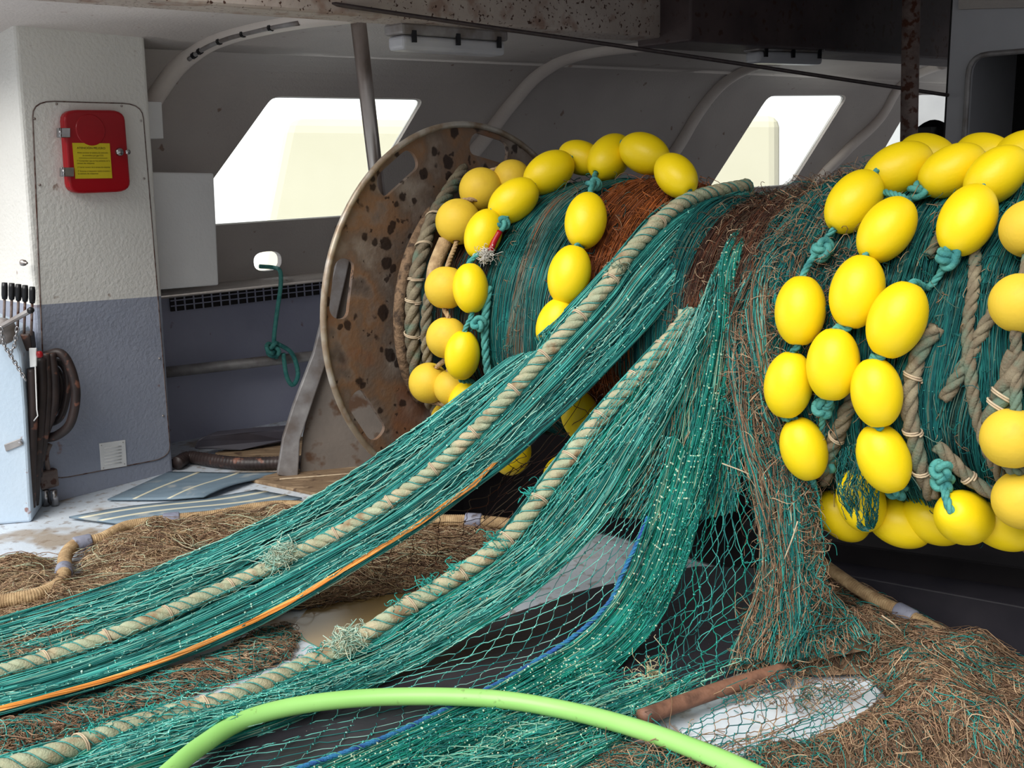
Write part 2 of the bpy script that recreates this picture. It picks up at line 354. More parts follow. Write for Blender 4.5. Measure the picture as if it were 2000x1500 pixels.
def rounded(P, r, seg=6):                              # 2D polygon with rounded corners
    P = [np.asarray(p, float) for p in P]; out = []
    for i in range(len(P)):
        a, b, c = P[i - 1], P[i], P[(i + 1) % len(P)]
        u, v = (a - b) / np.linalg.norm(a - b), (c - b) / np.linalg.norm(c - b)
        for k in np.linspace(0, 1, seg): out.append(tuple((b + u * r) * (1 - k) ** 2 + 2 * b * k * (1 - k) + (b + v * r) * k * k))
    return out
# hull side with its window openings
def pixwin(P):                                       # straight edged opening measured in the photo, laid on the curved side
    Q = rounded(P, 17); out = []
    for k in range(len(Q)):
        a, b = np.array(Q[k]), np.array(Q[(k + 1) % len(Q)]); m = max(1, int(np.linalg.norm(b - a) / 25))
        for x in range(m): out.append(tuple(hpix(*(a + (b - a) * x / m))))
    return out
w1 = pixwin([(404, 441), (404, 367), (533, 188), (829, 193), (742, 340), (700, 421)])
w2 = pixwin([(1381, 374), (1502, 186), (1658, 185), (1547, 361)])
w3 = pixwin([(1722, 300), (1790, 184), (1960, 184), (1900, 296)])
c = hpix(523, 510); rr = hpix(550, 510)[0] - c[0]; rv = hpix(523, 491)[1] - c[1]
w4 = [(c[0] + rr * math.copysign(abs(math.cos(x)) ** .75, math.cos(x)), c[1] + rv * math.copysign(abs(math.sin(x)) ** .75, math.sin(x))) for x in np.linspace(0, 2 * math.pi, 28, endpoint=False)]
T0, T1 = -1.35, 10.0
VT = 1.42; VL = [v for v in np.r_[.2, .4, .6, np.arange(.7, VT - .02, .05)]]
OUT = -HN
tag(poly_obj('wall_hull', [(T0, 0), (T1, 0), (T1, VT), (T0, VT)], hv, [w1, w2, w3, w4], OUT * .05, M['hull'], None, [((T0, v), (T1, v)) for v in VL]), kind='structure')
for i, w in enumerate((w1, w2, w3)):
    cpt = hv(*np.mean(w, axis=0)) + OUT * .03
    e = tag(empty('window_%d' % (i + 1), cpt), kind='structure')
    poly_obj('pane', w, lambda t, v: hv(t, v) + OUT * .03, [], OUT * .006, M['glass'], e, [((T0, v), (T1, v)) for v in VL])
    lp = [hv(*p) + OUT * .035 for p in w]; lp.append(lp[0])
    MB().tube(lp, .006, 6, False).build('gasket', M['white'], e, True)
def strip(name, prof, t0, t1, mat, kind='structure', n=2, smooth=False):
    mb = MB(); V = [hull(t, s, z) for t in np.linspace(t0, t1, n) for s, z in prof]; k = len(prof)
    mb.add(V, [(i * k + j, i * k + j + 1, (i + 1) * k + j + 1, (i + 1) * k + j) for i in range(n - 1) for j in range(k - 1)])
    o = mb.build(name, mat, None, smooth)
    s_ = o.modifiers.new('solid', 'SOLIDIFY'); s_.thickness = .004; s_.offset = 0
    return tag(o, kind=kind)
CURVE = [tuple(hv(0, v)) for v in [0]] and [tuple(map(float, prof(v))) for v in np.linspace(VT - .005, np.interp(2.0, PROF[:, 0], PV), 14)]
strip('ceiling', CURVE, T0, T1, M['hull'], smooth=True)
strip('trim_1', [(.05, .915), (.11, .912), (.15, .9), (.165, .885), (.15, .868), (.0, .866)], T0, T1, M['hull'], smooth=True)
strip('wall_bulwark', [(0, .89), (0, -.5)], T0, T1, M['bulwark'])
# curved frames of the hull, one by one
def rib(name, px, r=.05):                            # raked like the windows, bending over into the ceiling
    tv = crom([np.r_[hpix(*p), 0] for p in px], 60)[:, :2]
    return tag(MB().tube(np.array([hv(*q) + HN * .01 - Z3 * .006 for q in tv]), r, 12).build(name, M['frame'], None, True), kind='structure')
RIB1 = [(262, 262), (300, 190), (330, 145), (380, 97), (450, 62), (530, 42), (600, 30), (690, 20)]
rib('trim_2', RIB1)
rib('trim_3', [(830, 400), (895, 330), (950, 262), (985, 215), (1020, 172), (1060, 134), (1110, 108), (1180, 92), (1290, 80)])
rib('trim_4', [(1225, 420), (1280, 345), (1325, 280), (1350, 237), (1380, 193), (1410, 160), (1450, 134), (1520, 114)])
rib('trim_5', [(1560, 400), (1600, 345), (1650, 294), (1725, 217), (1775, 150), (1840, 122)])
# overhead cover above the drum, unseen and extended to shade the hull; edge beams
mb = MB(); mb.box(hull(4.4, 3.45, 2.53), HD, HN, Z3, 9.8, 2.7, .04); tag(mb.build('roof_shade', M['beam_dark']), kind='structure')
def beam(name, t0, t1, s0, s1, z0, z1, mat):
    mb = MB(); mb.box(hull((t0 + t1) / 2, (s0 + s1) / 2, (z0 + z1) / 2), HD, HN, Z3, t1 - t0, s1 - s0, z1 - z0)
    return tag(mb.build(name, mat, None, False, .012), kind='structure')
beam('edge_beam', -1.5, 1.9, 1.93, 2.12, 2.165, 2.52, M['beam'])
beam('edge_beam', 1.86, 9, 1.96, 2.32, 2.13, 2.52, M['beam_dark'])
# deck with the pit under the drum
pe = [PZ(800, 1000), PZ(1000, 1012), PZ(1200, 1045), PZ(1480, 1130), PZ(1720, 1215), PZ(2000, 1345)]
pe.append(pe[-1] + (pe[-1] - pe[-2]) * 4)
fl = [np.array(p) for p in [(-5, .3, 0), (6, .3, 0), (6, pe[-1][1], 0)]] + pe[::-1] + [PZ(770, 905), PZ(900, 845), PZ(1500, 830), np.array([6, 5.6, 0]), np.array([7, 10, 0]), np.array([-5, 10, 0])]
tag(MB().prism(fl, (0, 0, -.04)).build('floor', M['deck']), kind='structure')
tag(MB().prism([(-2, .3, -.5), (6, .3, -.5), (6, 7, -.5), (-2, 8, -.5)], (0, 0, -.04)).build('floor_pit', M['pit']), kind='structure')
mb = MB()
pf = [pe[0], PZ(770, 905), PZ(900, 845), PZ(1500, 830), np.array([6, 5.6, 0])]
for p, q in list(zip(pe[:-1], pe[1:])) + list(zip(pf[:-1], pf[1:])): mb.prism([p, q, q - Z3 * .5, p - Z3 * .5], (0, -.02, 0))
tag(mb.build('wall_pit', M['pit']), kind='structure')
def slab(name, quad, z0, z1, mat, bevel=.006): return MB().prism([PZ(*p, z1) for p in quad], (0, 0, z0 - z1)).build(name, mat, None, False, bevel)
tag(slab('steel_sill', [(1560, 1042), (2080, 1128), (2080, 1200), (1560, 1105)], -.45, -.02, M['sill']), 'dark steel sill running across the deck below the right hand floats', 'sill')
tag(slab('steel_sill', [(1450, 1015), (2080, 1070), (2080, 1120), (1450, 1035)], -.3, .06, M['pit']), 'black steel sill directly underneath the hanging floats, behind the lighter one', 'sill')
tag(slab('deck_coaming', [(1800, 1235), (2060, 1330), (2060, 1372), (1800, 1262)], -.05, .035, M['ply']), 'pale worn edge strip along the pit beside the muddy net', 'coaming')
tag(MB().box(hull(9.3, 2.2, 1.3), HD, HN, Z3, .05, 6, 2.8).build('wall_light_block', M['cabin']), kind='structure')  # unseen end wall, added to keep sky light off the hull side
# cabin on the right with its dark doorway
ce = PY(1845, 285, 5.35); ce[2] = 0
CA = A; CNN = FW
def cabp(px, py, off=0): return PP(px, py, ce + CNN * off, CNN)
dz = [cabp(1897, 330), cabp(1893, 125), cabp(1920, 97), cabp(2000, 100)]
ct = lambda p: (float((p - ce) @ CA), float(p[2]))
dx0 = ct(dz[1])[0]; dtop = ct(dz[3])[1]
door = rounded([(dx0, .25), (dx0, dtop), (dx0 + .8, dtop), (dx0 + .8, .25)], .09)
cw = poly_obj('wall_cabin', [(0, 0), (3, 0), (3, 2.6), (0, 2.6)], lambda x, z: ce + CA * x + Z3 * z, [door], -CNN * .05, M['cabin'])
tag(cw, kind='structure')
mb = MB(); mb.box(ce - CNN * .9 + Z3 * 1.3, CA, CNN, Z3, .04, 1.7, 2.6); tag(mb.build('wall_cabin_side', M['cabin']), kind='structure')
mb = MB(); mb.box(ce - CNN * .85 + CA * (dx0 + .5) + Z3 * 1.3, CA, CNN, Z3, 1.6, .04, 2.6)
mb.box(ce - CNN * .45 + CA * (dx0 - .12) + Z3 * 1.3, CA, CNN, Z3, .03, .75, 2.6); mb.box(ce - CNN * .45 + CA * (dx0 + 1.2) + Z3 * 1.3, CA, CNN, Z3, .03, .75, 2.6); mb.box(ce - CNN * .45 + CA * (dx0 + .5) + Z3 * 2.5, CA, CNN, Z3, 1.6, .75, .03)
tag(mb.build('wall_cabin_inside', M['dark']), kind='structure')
lp = [ce + CNN * .004 + CA * x + Z3 * z for x, z in door]; lp.append(lp[0])
tag(MB().tube(lp, .013, 8, False).build('trim_7', M['galv'], None, True), kind='structure')
tag(MB().prism([cabp(1872, 18, .03), cabp(2090, 12, .03), cabp(2090, -120, .03), cabp(1872, -120, .03)], -CNN * .03).build('trim_8', M['hull']), kind='structure')
# outside: the pale quay wall seen through the panes
def outside(poly, Y, label):
    P = [PY(*p, Y) for p in poly]
    tag(MB().prism(P, (0.3, 1.5, 0)).build('quay_building', M['outside'], None, False, .12, 3), label, 'building')
outside([(470, 640), (552, 231), (840, 234), (840, 640)], 9.5, 'pale cream structure outside the large left hand window')
outside([(1330, 560), (1330, 226), (1523, 226), (1523, 560)], 12, 'pale cream structure outside the middle slanted window')
# ------------------------------------------------------------------ white casing column at the left
cl, cr = PZ(92, 985), PZ(340, 920)
EX = cr - cl; EX[2] = 0; EX /= np.linalg.norm(EX); EN = np.array([EX[1], -EX[0], 0])
def CP(px, py, off=0): return PP(px, py, cl + EN * off, EN)
front = [CP(90, 985), CP(340, 920), CP(318, 578), CP(282, 40), CP(279, -40), CP(20, -60), CP(27, 60), CP(68, 596)]
BK = -EN * .62
mb = MB(); V = front + [p + BK for p in front]; n = 8
mb.add(V, [(0, 1, 2, 7), (7, 2, 3, 6), (6, 3, 4, 5), (1, 9, 10, 2), (2, 10, 11, 3), (3, 11, 12, 4), (8, 0, 7, 15), (15, 7, 6, 14), (14, 6, 5, 13), (9, 8, 15, 10), (10, 15, 14, 11), (11, 14, 13, 12)])
cw = mb.build('wall_column', [M['column'], M['column_grey']], None, False, .022, 3); tag(cw, kind='structure')
zl = float((front[2][2] + front[7][2]) / 2) + .02
for p in cw.data.polygons: p.material_index = 1 if p.center.z < zl - .15 else 0
# access panel let into the column
pan = rounded([CP(93, 939)[[0, 2]], CP(333, 893)[[0, 2]], CP(277, 203)[[0, 2]], CP(62, 197)[[0, 2]]], .07)
def c3(x, z, off): t = (x - cl[0]) / EX[0]; p = cl + EX * t + EN * off; p[2] = z; return p
e = empty('access_panel', (0, 0, 0)); e.parent = cw
zc = [front[7][2], front[2][2]]
up_ = [p for p in pan if p[1] > zl]; lo_ = [p for p in pan if p[1] <= zl]
xs = sorted(p[0] for p in pan)
def zline(x): k = (x - front[7][0]) / (front[2][0] - front[7][0]); return zc[0] + (zc[1] - zc[0]) * k
def clip(P, upper):
    out = []
    for i in range(len(P)):
        a, b = P[i], P[(i + 1) % len(P)]; da, db = a[1] - zline(a[0]), b[1] - zline(b[0])
        if (da >= 0) == upper: out.append(a)
        if (da >= 0) != (db >= 0): k = da / (da - db); out.append((a[0] + (b[0] - a[0]) * k, a[1] + (b[1] - a[1]) * k))
    return out
MB().prism([c3(*p, .004) for p in clip(pan, True)], EN * -.003).build('upper_sheet', M['column'], e)
MB().prism([c3(*p, .004) for p in clip(pan, False)], EN * -.003).build('lower_sheet', M['column_grey'], e)
lp = [c3(*p, .003) for p in pan]; lp.append(lp[0]); MB().tube(lp, .0032, 6, False).build('sealed_edge', M['rusty_pole'], e, True)
for p in [(110, 203), (67, 232), (275, 236), (281, 349), (77, 361), (311, 700), (318, 812), (237, 207)]:
    MB().lathe([(0, .007), (.005, .006), (.006, .003), (.006, 0)], CP(*p, .004), EN, 8).build('screw', M['steel'], e, True)
# red release box on the panel
def onface(name, polypx, off, depth, mat, parent, bevel=0, r=0):
    P = [CP(*p, off) for p in polypx]
    if r: P = [c3(x, z, off) for x, z in rounded([(p[0], p[2]) for p in P], r)]
    return MB().prism(P, EN * depth).build(name, mat, parent, False, bevel, 3)
e = tag(empty('release_box', CP(130, 378)), 'red release box with yellow warning label on the white column', 'cabinet')
onface('body', [(112, 215), (232, 216), (245, 374), (124, 379)], .004, .05, M['red'], e, .012, .05)
MB().lathe([(.0, .003), (.07, .003), (.072, .0024), (.074, .0)], CP(177, 254, .054), EN, 40).build('round_boss', M['red'], e, False)
lb = onface('warning_label', [(141, 279), (214, 280), (219, 348), (147, 349)], .0545, .0015, M['yellow_label'], e)
lb['label'] = 'yellow square warning label with dark print'
pl = [CP(141, 279, .0565), CP(214, 280, .0565), CP(147, 349, .0565)]
ux = pl[1] - pl[0]; lw = np.linalg.norm(ux); ux /= lw; hgt = pl[0][2] - pl[2][2]
def text(s, x, y, size, w, parent):
    cu = bpy.data.curves.new('lettering', 'FONT'); cu.body = s; cu.size = size; cu.align_x = 'LEFT'
    o = bpy.data.objects.new('lettering', cu); col.objects.link(o); cu.materials.append(M['ink'])
    me = bpy.data.meshes.new_from_object(o.evaluated_get(bpy.context.evaluated_depsgraph_get())); bpy.data.objects.remove(o)
    xs_ = [v.co.x for v in me.vertices]; k = w * lw / (max(xs_) - min(xs_))
    sk = (pl[2] - pl[0]) - Z3 * ((pl[2] - pl[0]) @ Z3); pos_ = pl[0] + ux * x * lw - Z3 * y * hgt + sk * y + EN * .0004
    me.transform(Matrix([[ux[i] * k, Z3[i], EN[i], pos_[i]] for i in range(3)] + [[0, 0, 0, 1]])); me.name = 'lettering'
    return link(bpy.data.objects.new('lettering', me), parent)
txt = [('ATENCIÓN PELIGRO', .11, .17, .0145, .76), ('Antes accionar el sistema de extinción', .11, .29, .0105, .82), ('de incendios por gas CO2', .24, .37, .0105, .56),
       ('1º Comprobar que no hay personas en la', .08, .52, .0105, .88), ('cámara de máquinas', .08, .59, .0105, .46), ('2º Cerrar accesos de la cámara de máquinas', .08, .70, .0105, .88),
       ('3º Accionar el disparador desde el acceso a', .08, .81, .0105, .88), ('la cámara de máquinas', .08, .88, .0105, .54)]
for s, x, y, sz, w in txt: text(s, x, y, sz, w, lb)
p0, p1 = pl[0] + ux * .13 * lw - Z3 * .42 * hgt, pl[0] + ux * .9 * lw - Z3 * .42 * hgt
MB().prism([p0, p1, p1 - Z3 * .0015, p0 - Z3 * .0015], EN * .0004).build('printed_rule', M['ink'], lb)
for (a, b) in [((110, 250), (134, 269)), ((116, 327), (141, 345))]:
    hgo = onface('hinge', [a, (b[0], a[1]), b, (a[0], b[1])], .045, .018, M['chrome'], e, .003); 
    x = (a[0] + b[0]) / 2 - 4; MB().tube([CP(x, a[1], .066), CP(x, b[1], .066)], .006, 8).build('hinge_pin', M['chrome'], hgo, True)
lt = MB().lathe([(0, .03), (.016, .028), (.02, .02), (.02, 0)], CP(230, 297, .045), EN, 16).build('latch', M['chrome'], e, True)
MB().lathe([(0, .03), (.012, .028), (.014, .02), (.014, 0)], CP(245, 297, .03), EN, 16).build('latch_catch', M['chrome'], e, True)
# louvred vent
e = tag(empty('vent_grille', CP(222, 916)), 'small white louvred vent low on the grey part of the column', 'vent')
onface('frame', [(193, 866), (244, 859), (247, 910), (197, 918)], .004, .005, M['white'], e, .002)
for k in range(6):
    y = 874 + k * 6.3; MB().tube([CP(204, y + 1.5, .009), CP(237, y - 2.5, .009)], .0035, 6).build('louvre', M['white'], e, True)
for p in [(198, 870), (240, 864), (243, 906), (202, 914)]: MB().lathe([(0, .003), (.003, .002), (.003, 0)], CP(*p, .009), EN, 8).build('screw', M['steel'], e)
tag(MB().lathe([(0, .045), (.006, .044), (.006, .02), (.014, .018), (.016, 0)], CP(44, 513, 0) , EN, 10).build('bolt', M['steel'], None, True), 'small rusty bolt sticking out of the bright column edge', 'bolt')
# white box and small junction box beside the column
Yb = 5.75
def boxpx(name, P, Y, depth, mat, bevel=.01, dirv=None):
    Q = PY(*P[0], Y); Nn = EN; pts = [PP(*p, Q, Nn) for p in P]
    return MB().prism(pts, (dirv if dirv is not None else -EN) * depth).build(name, mat, None, False, bevel, 3)
tag(boxpx('white_locker', [(290, 336), (418, 338), (428, 557), (300, 567)], 5.66, .6, M['white']), 'plain white box fixed to the hull right beside the column', 'locker')
tag(boxpx('junction_box', [(285, 198), (316, 199), (320, 271), (290, 271)], 5.75, .22, M['white'], .004), 'small white junction box below the curved frame by the column', 'box')
# ------------------------------------------------------------------ lamps under the shelter deck, stanchions, wire
def lamp(pxa, pxb, label, z):
    a, b = PZ(*pxa, z), PZ(*pxb, z); L = np.linalg.norm(b - a); ex = (b - a) / L; ex[2] = 0; ex /= np.linalg.norm(ex); ey = np.array([-ex[1], ex[0], 0]); c = (a + b) / 2
    e = tag(empty('bulkhead_lamp', c), label, 'lamp', 'lamps under the shelter deck')
    MB().box(c + Z3 * .045, ex, ey, Z3, L, .13, .05).build('housing', M['galv'], e, False, .012)
    MB().box(c - Z3 * .012, ex, ey, Z3, L * .97, .11, .062).build('diffuser', M['lens'], e, False, .018, 3)
    for k in (-.4, 0, .4): MB().box(c + ex * L * k + Z3 * .012 - ey * .067, ex, ey, Z3, .02, .012, .05).build('clip', M['black_plastic'], e)
M['lens'] = material('clouded_lens', [(196, 196, 200), (180, 180, 186)], 4, .3)
lamp((768, 78), (975, 92), 'long fluorescent lamp under the shelter deck beside the shiny pole', 2.1)
lamp((1466, 108), (1596, 112), 'shorter fluorescent lamp under the shelter deck above the middle slanted window', 2.1)
def pole(pa, pb, r, mat, label):
    a, b = np.asarray(pa), np.asarray(pb); d = (b - a) / (a[2] - b[2]); foot = b + d * b[2]
    e = tag(empty('stanchion', foot), label, 'pole')
    MB().tube([foot, a], r, 20).build('tube', mat, e, True)
    MB().lathe([(0, .02), (r * 2, .018), (r * 2, 0)], foot, Z3, 20).build('foot_plate', M['galv'], e)
pole(PY(688, -60, 5.0), PY(738, 372, 5.45), .036, M['steel'], 'shiny steel stanchion in front of the large window, behind the drum flange')
pole(PY(1781, -60, 4.9), PY(1775, 290, 4.95), .038, M['rusty_pole'], 'rust spotted stanchion rising behind the right hand yellow floats')
wp = crom([PY(560, -6, 4.4), PY(900, 45, 4.7), PY(1300, 103, 4.95), PY(1852, 186, 5.3)], 60)
tag(MB().tube(wp, .009, 8).build('wire_rope', M['wire'], None, True), 'dark taut wire rope running across under the ceiling', 'wire')
cb = [hv(*q[:2]) + HN * .05 - Z3 * .035 - HD * .03 for q in crom([np.r_[hpix(*p), 0] for p in RIB1], 60)[18:50]]
e = tag(empty('conduit_cable', cb[0]), 'thin grey cable clipped along the curved frame above the column', 'cable')
MB().tube(cb, .012, 8).build('cable', M['galv'], e, True)
for k in (1, 3, 9, 16, 24): MB().tube([cb[k], cb[k] + (cb[k + 1] - cb[k]) / np.linalg.norm(cb[k + 1] - cb[k]) * .02], .017, 8).build('clip', M['black_plastic'], e)
tag(MB().tube(crom([PY(1800, 262, 6.6), PY(1822, 250, 6.6), PY(1850, 262, 6.6)], 12), .05, 10).box(PY(1822, 260, 6.6), HD, HN, Z3, .2, .08, .07).build('black_fitting', M['rubber'], None, False, .01), 'black bracket in front of the far window beside the cabin', 'fitting')
# ------------------------------------------------------------------ left: control cabinet, levers, chain, hoses
bl, br = PZ(-40, 1029), PZ(62, 1020); bx = br - bl; bx[2] = 0; bx /= np.linalg.norm(bx); bn = np.array([bx[1], -bx[0], 0])
BP = lambda x, y, o=0: PP(x, y, br + bn * o, bn)
e = tag(empty('control_cabinet', br), 'pale blue control cabinet with sloping top at the left edge', 'cabinet')
MB().prism([BP(-120, 1035), BP(62, 1020), BP(50, 800), BP(42, 692), BP(28, 655), BP(-120, 590)], -bn * .3).build('body', M['cab_paint'], e, False, .012)
MB().prism([BP(8, 868, .002), BP(42, 855, .002), BP(46, 868, .002), BP(12, 882, .002)], bn * .006).build('latch', M['galv'], e, False, .003)
MB().lathe([(0, .012), (.008, .01), (.01, 0)], BP(40, 862, .006), bn, 10).build('latch_bolt', M['chrome'], e)
Yl = 4.85
e = tag(empty('control_valve', PY(30, 690, Yl)), 'row of black handled control levers above the pale cabinet', 'valve')
for x0, x1, y0 in ((8, 6, 552), (22, 20, 553), (35, 33, 555), (48, 46, 557), (62, 58, 560)):
    x0 -= 13; x1 -= 10
    l = MB().tube([PY(x0 + 12, 655, Yl), PY(x0 + 14, y0 + 28, Yl)], .006, 8).build('lever', M['rusty_pole'], e, True)
    MB().tube(crom([PY(x0 + 14, y0 + 32, Yl), PY(x0 + 14, y0, Yl)], 5), [.011, .014, .014, .014, .012], 10).build('grip', M['black_plastic'], l, True)
MB().box(PY(15, 668, Yl + .02), bx, bn, Z3, .22, .1, .08).build('valve_block', M['hose_rub'], e, False, .008)
Yq = 4.62
ar = MB().tube([PY(-5, 642, Yq), PY(60, 606, Yq)], .012, 8).build('crank_arm', M['galv'], e)
MB().lathe([(.0, .012), (.014, .01), (.014, -.01), (0, -.012)], PY(60, 606, Yq), bn, 14).build('crank_knob', M['black_plastic'], ar, True)
MB().lathe([(0, .0), (.055, .002), (.06, -.02), (.055, -.05), (0, -.05)], PY(2, 648, Yq + .02), bn, 20).build('hub', M['galv'], e, True)
ch = crom([PY(2, 640, Yq - .03), PY(8, 672, Yq - .03), PY(18, 690, Yq - .03), PY(34, 716, Yq - .03), PY(50, 742, Yq - .03)], 17)
e = tag(empty('safety_chain', ch[0]), 'short steel chain hanging in front of the control levers', 'chain')
for c_ in (ch, crom([PY(18, 690, Yq - .03), PY(28, 676, Yq - .03), PY(34, 640, Yq - .03)], 8)):
    for k in range(len(c_) - 1):
        d = (c_[k + 1] - c_[k]); L = np.linalg.norm(d); d /= L; s_ = np.cross(d, bn); s_ /= np.linalg.norm(s_)
        if k % 2: s_ = np.cross(d, s_)
        m_ = (c_[k] + c_[k + 1]) / 2
        MB().tube([m_ + d * L * .75 * math.cos(a) + s_ * .007 * math.sin(a) for a in np.linspace(0, 2 * math.pi, 13)], .0028, 6, False).build('link', M['chrome'], e, True)
hos = [([(88, 695), (118, 690), (138, 720), (148, 770), (138, 825), (112, 850), (86, 856)], .022, 4.93, 'thickest outermost'), ([(95, 702), (125, 715), (132, 760), (118, 815), (85, 830)], .017, 4.98, 'second outermost'),
       ([(92, 706), (115, 728), (122, 765), (112, 800), (80, 822)], .015, 5.01, 'small inner looped'), ([(100, 690), (106, 740), (104, 800), (84, 860), (74, 930)], .02, 4.9, 'straight hanging'),
       ([(80, 700), (82, 760), (78, 830), (72, 900), (66, 985)], .024, 4.86, 'long dark vertical'), ([(62, 720), (64, 800), (62, 900), (60, 990)], .022, 4.8, 'dark cabinet side'), ([(90, 690), (94, 760), (90, 830), (80, 900)], .018, 4.88, 'brown middle')]
for P, r, Y, nm in hos:
    tag(MB().tube(crom([PY(x, y, Y) for x, y in P], 40), r, 12).build('hydraulic_hose', M['hose_rub'], None, True), nm + ' hydraulic hose between the control cabinet and the column', 'hose', 'hydraulic hoses by the column')
e = tag(empty('hose_coupling', PY(95, 985, 4.85)), 'pair of silver couplings under a rusty fitting at the column foot', 'coupling')
for x in (91, 108): MB().lathe([(0, 0), (.018, .001), (.018, .08), (0, .082)], PZ(x, 988, .0) , Z3, 14).build('sleeve', M['chrome'], e, True)
MB().box(PZ(99, 985, 0) + Z3 * .13, EX, EN, Z3, .09, .05, .09).build('fitting', M['rust'] if 'rust' in M else M['rusty_pole'], e, False, .01)
MB().tube(crom([PZ(102, 985, 0) + Z3 * .17, PZ(102, 985, 0) + Z3 * .25, PZ(104, 985, 0) + Z3 * .3 + EX * .02], 8), .012, 8).build('stub', M['rusty_pole'], e, True)
e = tag(empty('cable_plate', PY(62, 700, 4.78)), 'small white bracket with red knob beside the hydraulic hoses', 'bracket')
MB().prism([PY(56, 680, 4.78), PY(71, 680, 4.78), PY(71, 716, 4.78), PY(58, 718, 4.78)], (0, .01, 0)).build('plate', M['white'], e, False, .003)
MB().lathe([(0, .012), (.014, .008), (.016, 0), (.014, -.012), (0, -.012)], PY(78, 692, 4.78), EX, 14).build('knob', M['red'], e, True)
MB().tube([PY(69, 716, 4.78), PY(72, 800, 4.78), PY(74, 812, 4.78), PY(66, 822, 4.78)], .003, 6).build('white_lead', M['white'], e, True)
# ------------------------------------------------------------------ hull side furniture
def bw(px, py, s): return PP(px, py, H0 + HN * s, HN)
hp = [bw(300, 730, .12), bw(640, 692, .12)]
tag(MB().tube([hp[0], hp[1] + (hp[1] - hp[0]) * 1.2], .032, 14).build('hand_rail', M['galv'], None, True), 'pale peeling pipe along the dark hull side behind the column', 'pipe')
e = tag(empty('scupper_grating', bw(364, 590, .02)), 'dark slotted grating under the ledge of the hull side', 'grating')
g0, g1 = bw(330, 577, .02), bw(660, 556, .02); dn = bw(400, 604, .02)[2] - bw(400, 573, .02)[2]
gx = (g1 - g0); gx[2] = 0
MB().prism([g0, g0 + gx, g0 + gx + Z3 * dn, g0 + Z3 * dn], HN * .01).build('slot', M['dark'], e)
for k in range(20): p = g0 + gx * (k + .5) / 20 + HN * .014; MB().tube([p, p + Z3 * dn], .005, 6).build('bar', M['bulwark'], e)
for k in (.33, .66): MB().tube([g0 + Z3 * dn * k + HN * .014, g0 + gx + Z3 * dn * k + HN * .014], .004, 6).build('rail', M['bulwark'], e)
mr_ = crom([hv(*hpix(505, 520)) + HN * .01, hv(*hpix(530, 522)) + HN * .03, bw(547, 530, .2), bw(548, 560, .2), bw(541, 610, .19), bw(535, 665, .18), bw(540, 700, .17)], 60)
e = tag(empty('mooring_line', mr_[0]), 'teal mooring line through the oval hole, knotted around the pipe', 'rope')
MB().tube(mr_, .013, 8).build('line', M['teal_rope'], e, True)
lpn = crom([bw(540, 670, .19), bw(570, 690, .2), bw(582, 730, .2), bw(572, 752, .2), bw(560, 735, .2), bw(553, 690, .2)], 30); MB().tube(lpn, .014, 8).build('loop', M['teal_rope'], e, True)
def trefoil(c, R, r, ax=None, n=90, p=2, q=3):
    ax = Z3 if ax is None else ax / np.linalg.norm(ax); e1 = np.cross(ax, [.3, .2, .9]); e1 /= np.linalg.norm(e1); e2 = np.cross(ax, e1)
    t = np.linspace(0, 2 * math.pi, n); rad = R * (1 + .45 * np.cos(q * t))
    P = np.asarray(c) + (rad * np.cos(p * t))[:, None] * e1 + (rad * np.sin(p * t))[:, None] * e2 + (R * .75 * np.sin(q * t))[:, None] * ax
    return MB().tube(P, r, 8, False)
trefoil(bw(533, 682, .19), .03, .013, HN).build('knot', M['teal_rope'], e, True)
def rope3(P, R, name, mat, parent, pitch=None, step=.008, k=3, sides=8):
    P = np.asarray(P); L = np.linalg.norm(np.diff(P, axis=0), axis=1).sum(); n = max(12, int(L / step)); Q = crom(P, n)
    T, N_, B = frames(Q); s = np.linspace(0, L, n); w = 2 * math.pi * s / (pitch or R * 7); mb = MB()
    for j in range(k):
        a = w + j * 2 * math.pi / k; mb.tube(Q + R * .5 * (np.cos(a)[:, None] * N_ + np.sin(a)[:, None] * B), R * .6, sides)
    return mb.build(name, mat, parent, True)
# support bracket of the drum
ft = PZ(560, 930); wd = np.array([.97, .25, 0]); wn = np.array([wd[1], -wd[0], 0]); WP = lambda x, y, o=0: PP(x, y, ft + wn * o, wn)
e = tag(empty('drum_support', ft), 'grey steel drum support bracket standing behind the rusty flange', 'bracket')
MB().prism([WP(585, 932), WP(592, 850), WP(650, 600), WP(690, 480), WP(900, 480), WP(930, 905)], -wn * .02).build('web_plate', M['web'], e, False, .004)
bar = [WP(541, 928, .05), WP(582, 935, .05), WP(586, 860, .05), WP(602, 812, .05), WP(640, 700, .05), WP(690, 480, .05), WP(664, 480, .05), WP(612, 690, .05), WP(572, 795, .05), WP(552, 858, .05)]
MB().prism(bar, -wn * .06).build('flange_bar', M['galv'], e, False, .006)
MB().tube([C0 - A * .4, C0 - A * .05], .07, 24).build('shaft', M['web'], e, True)
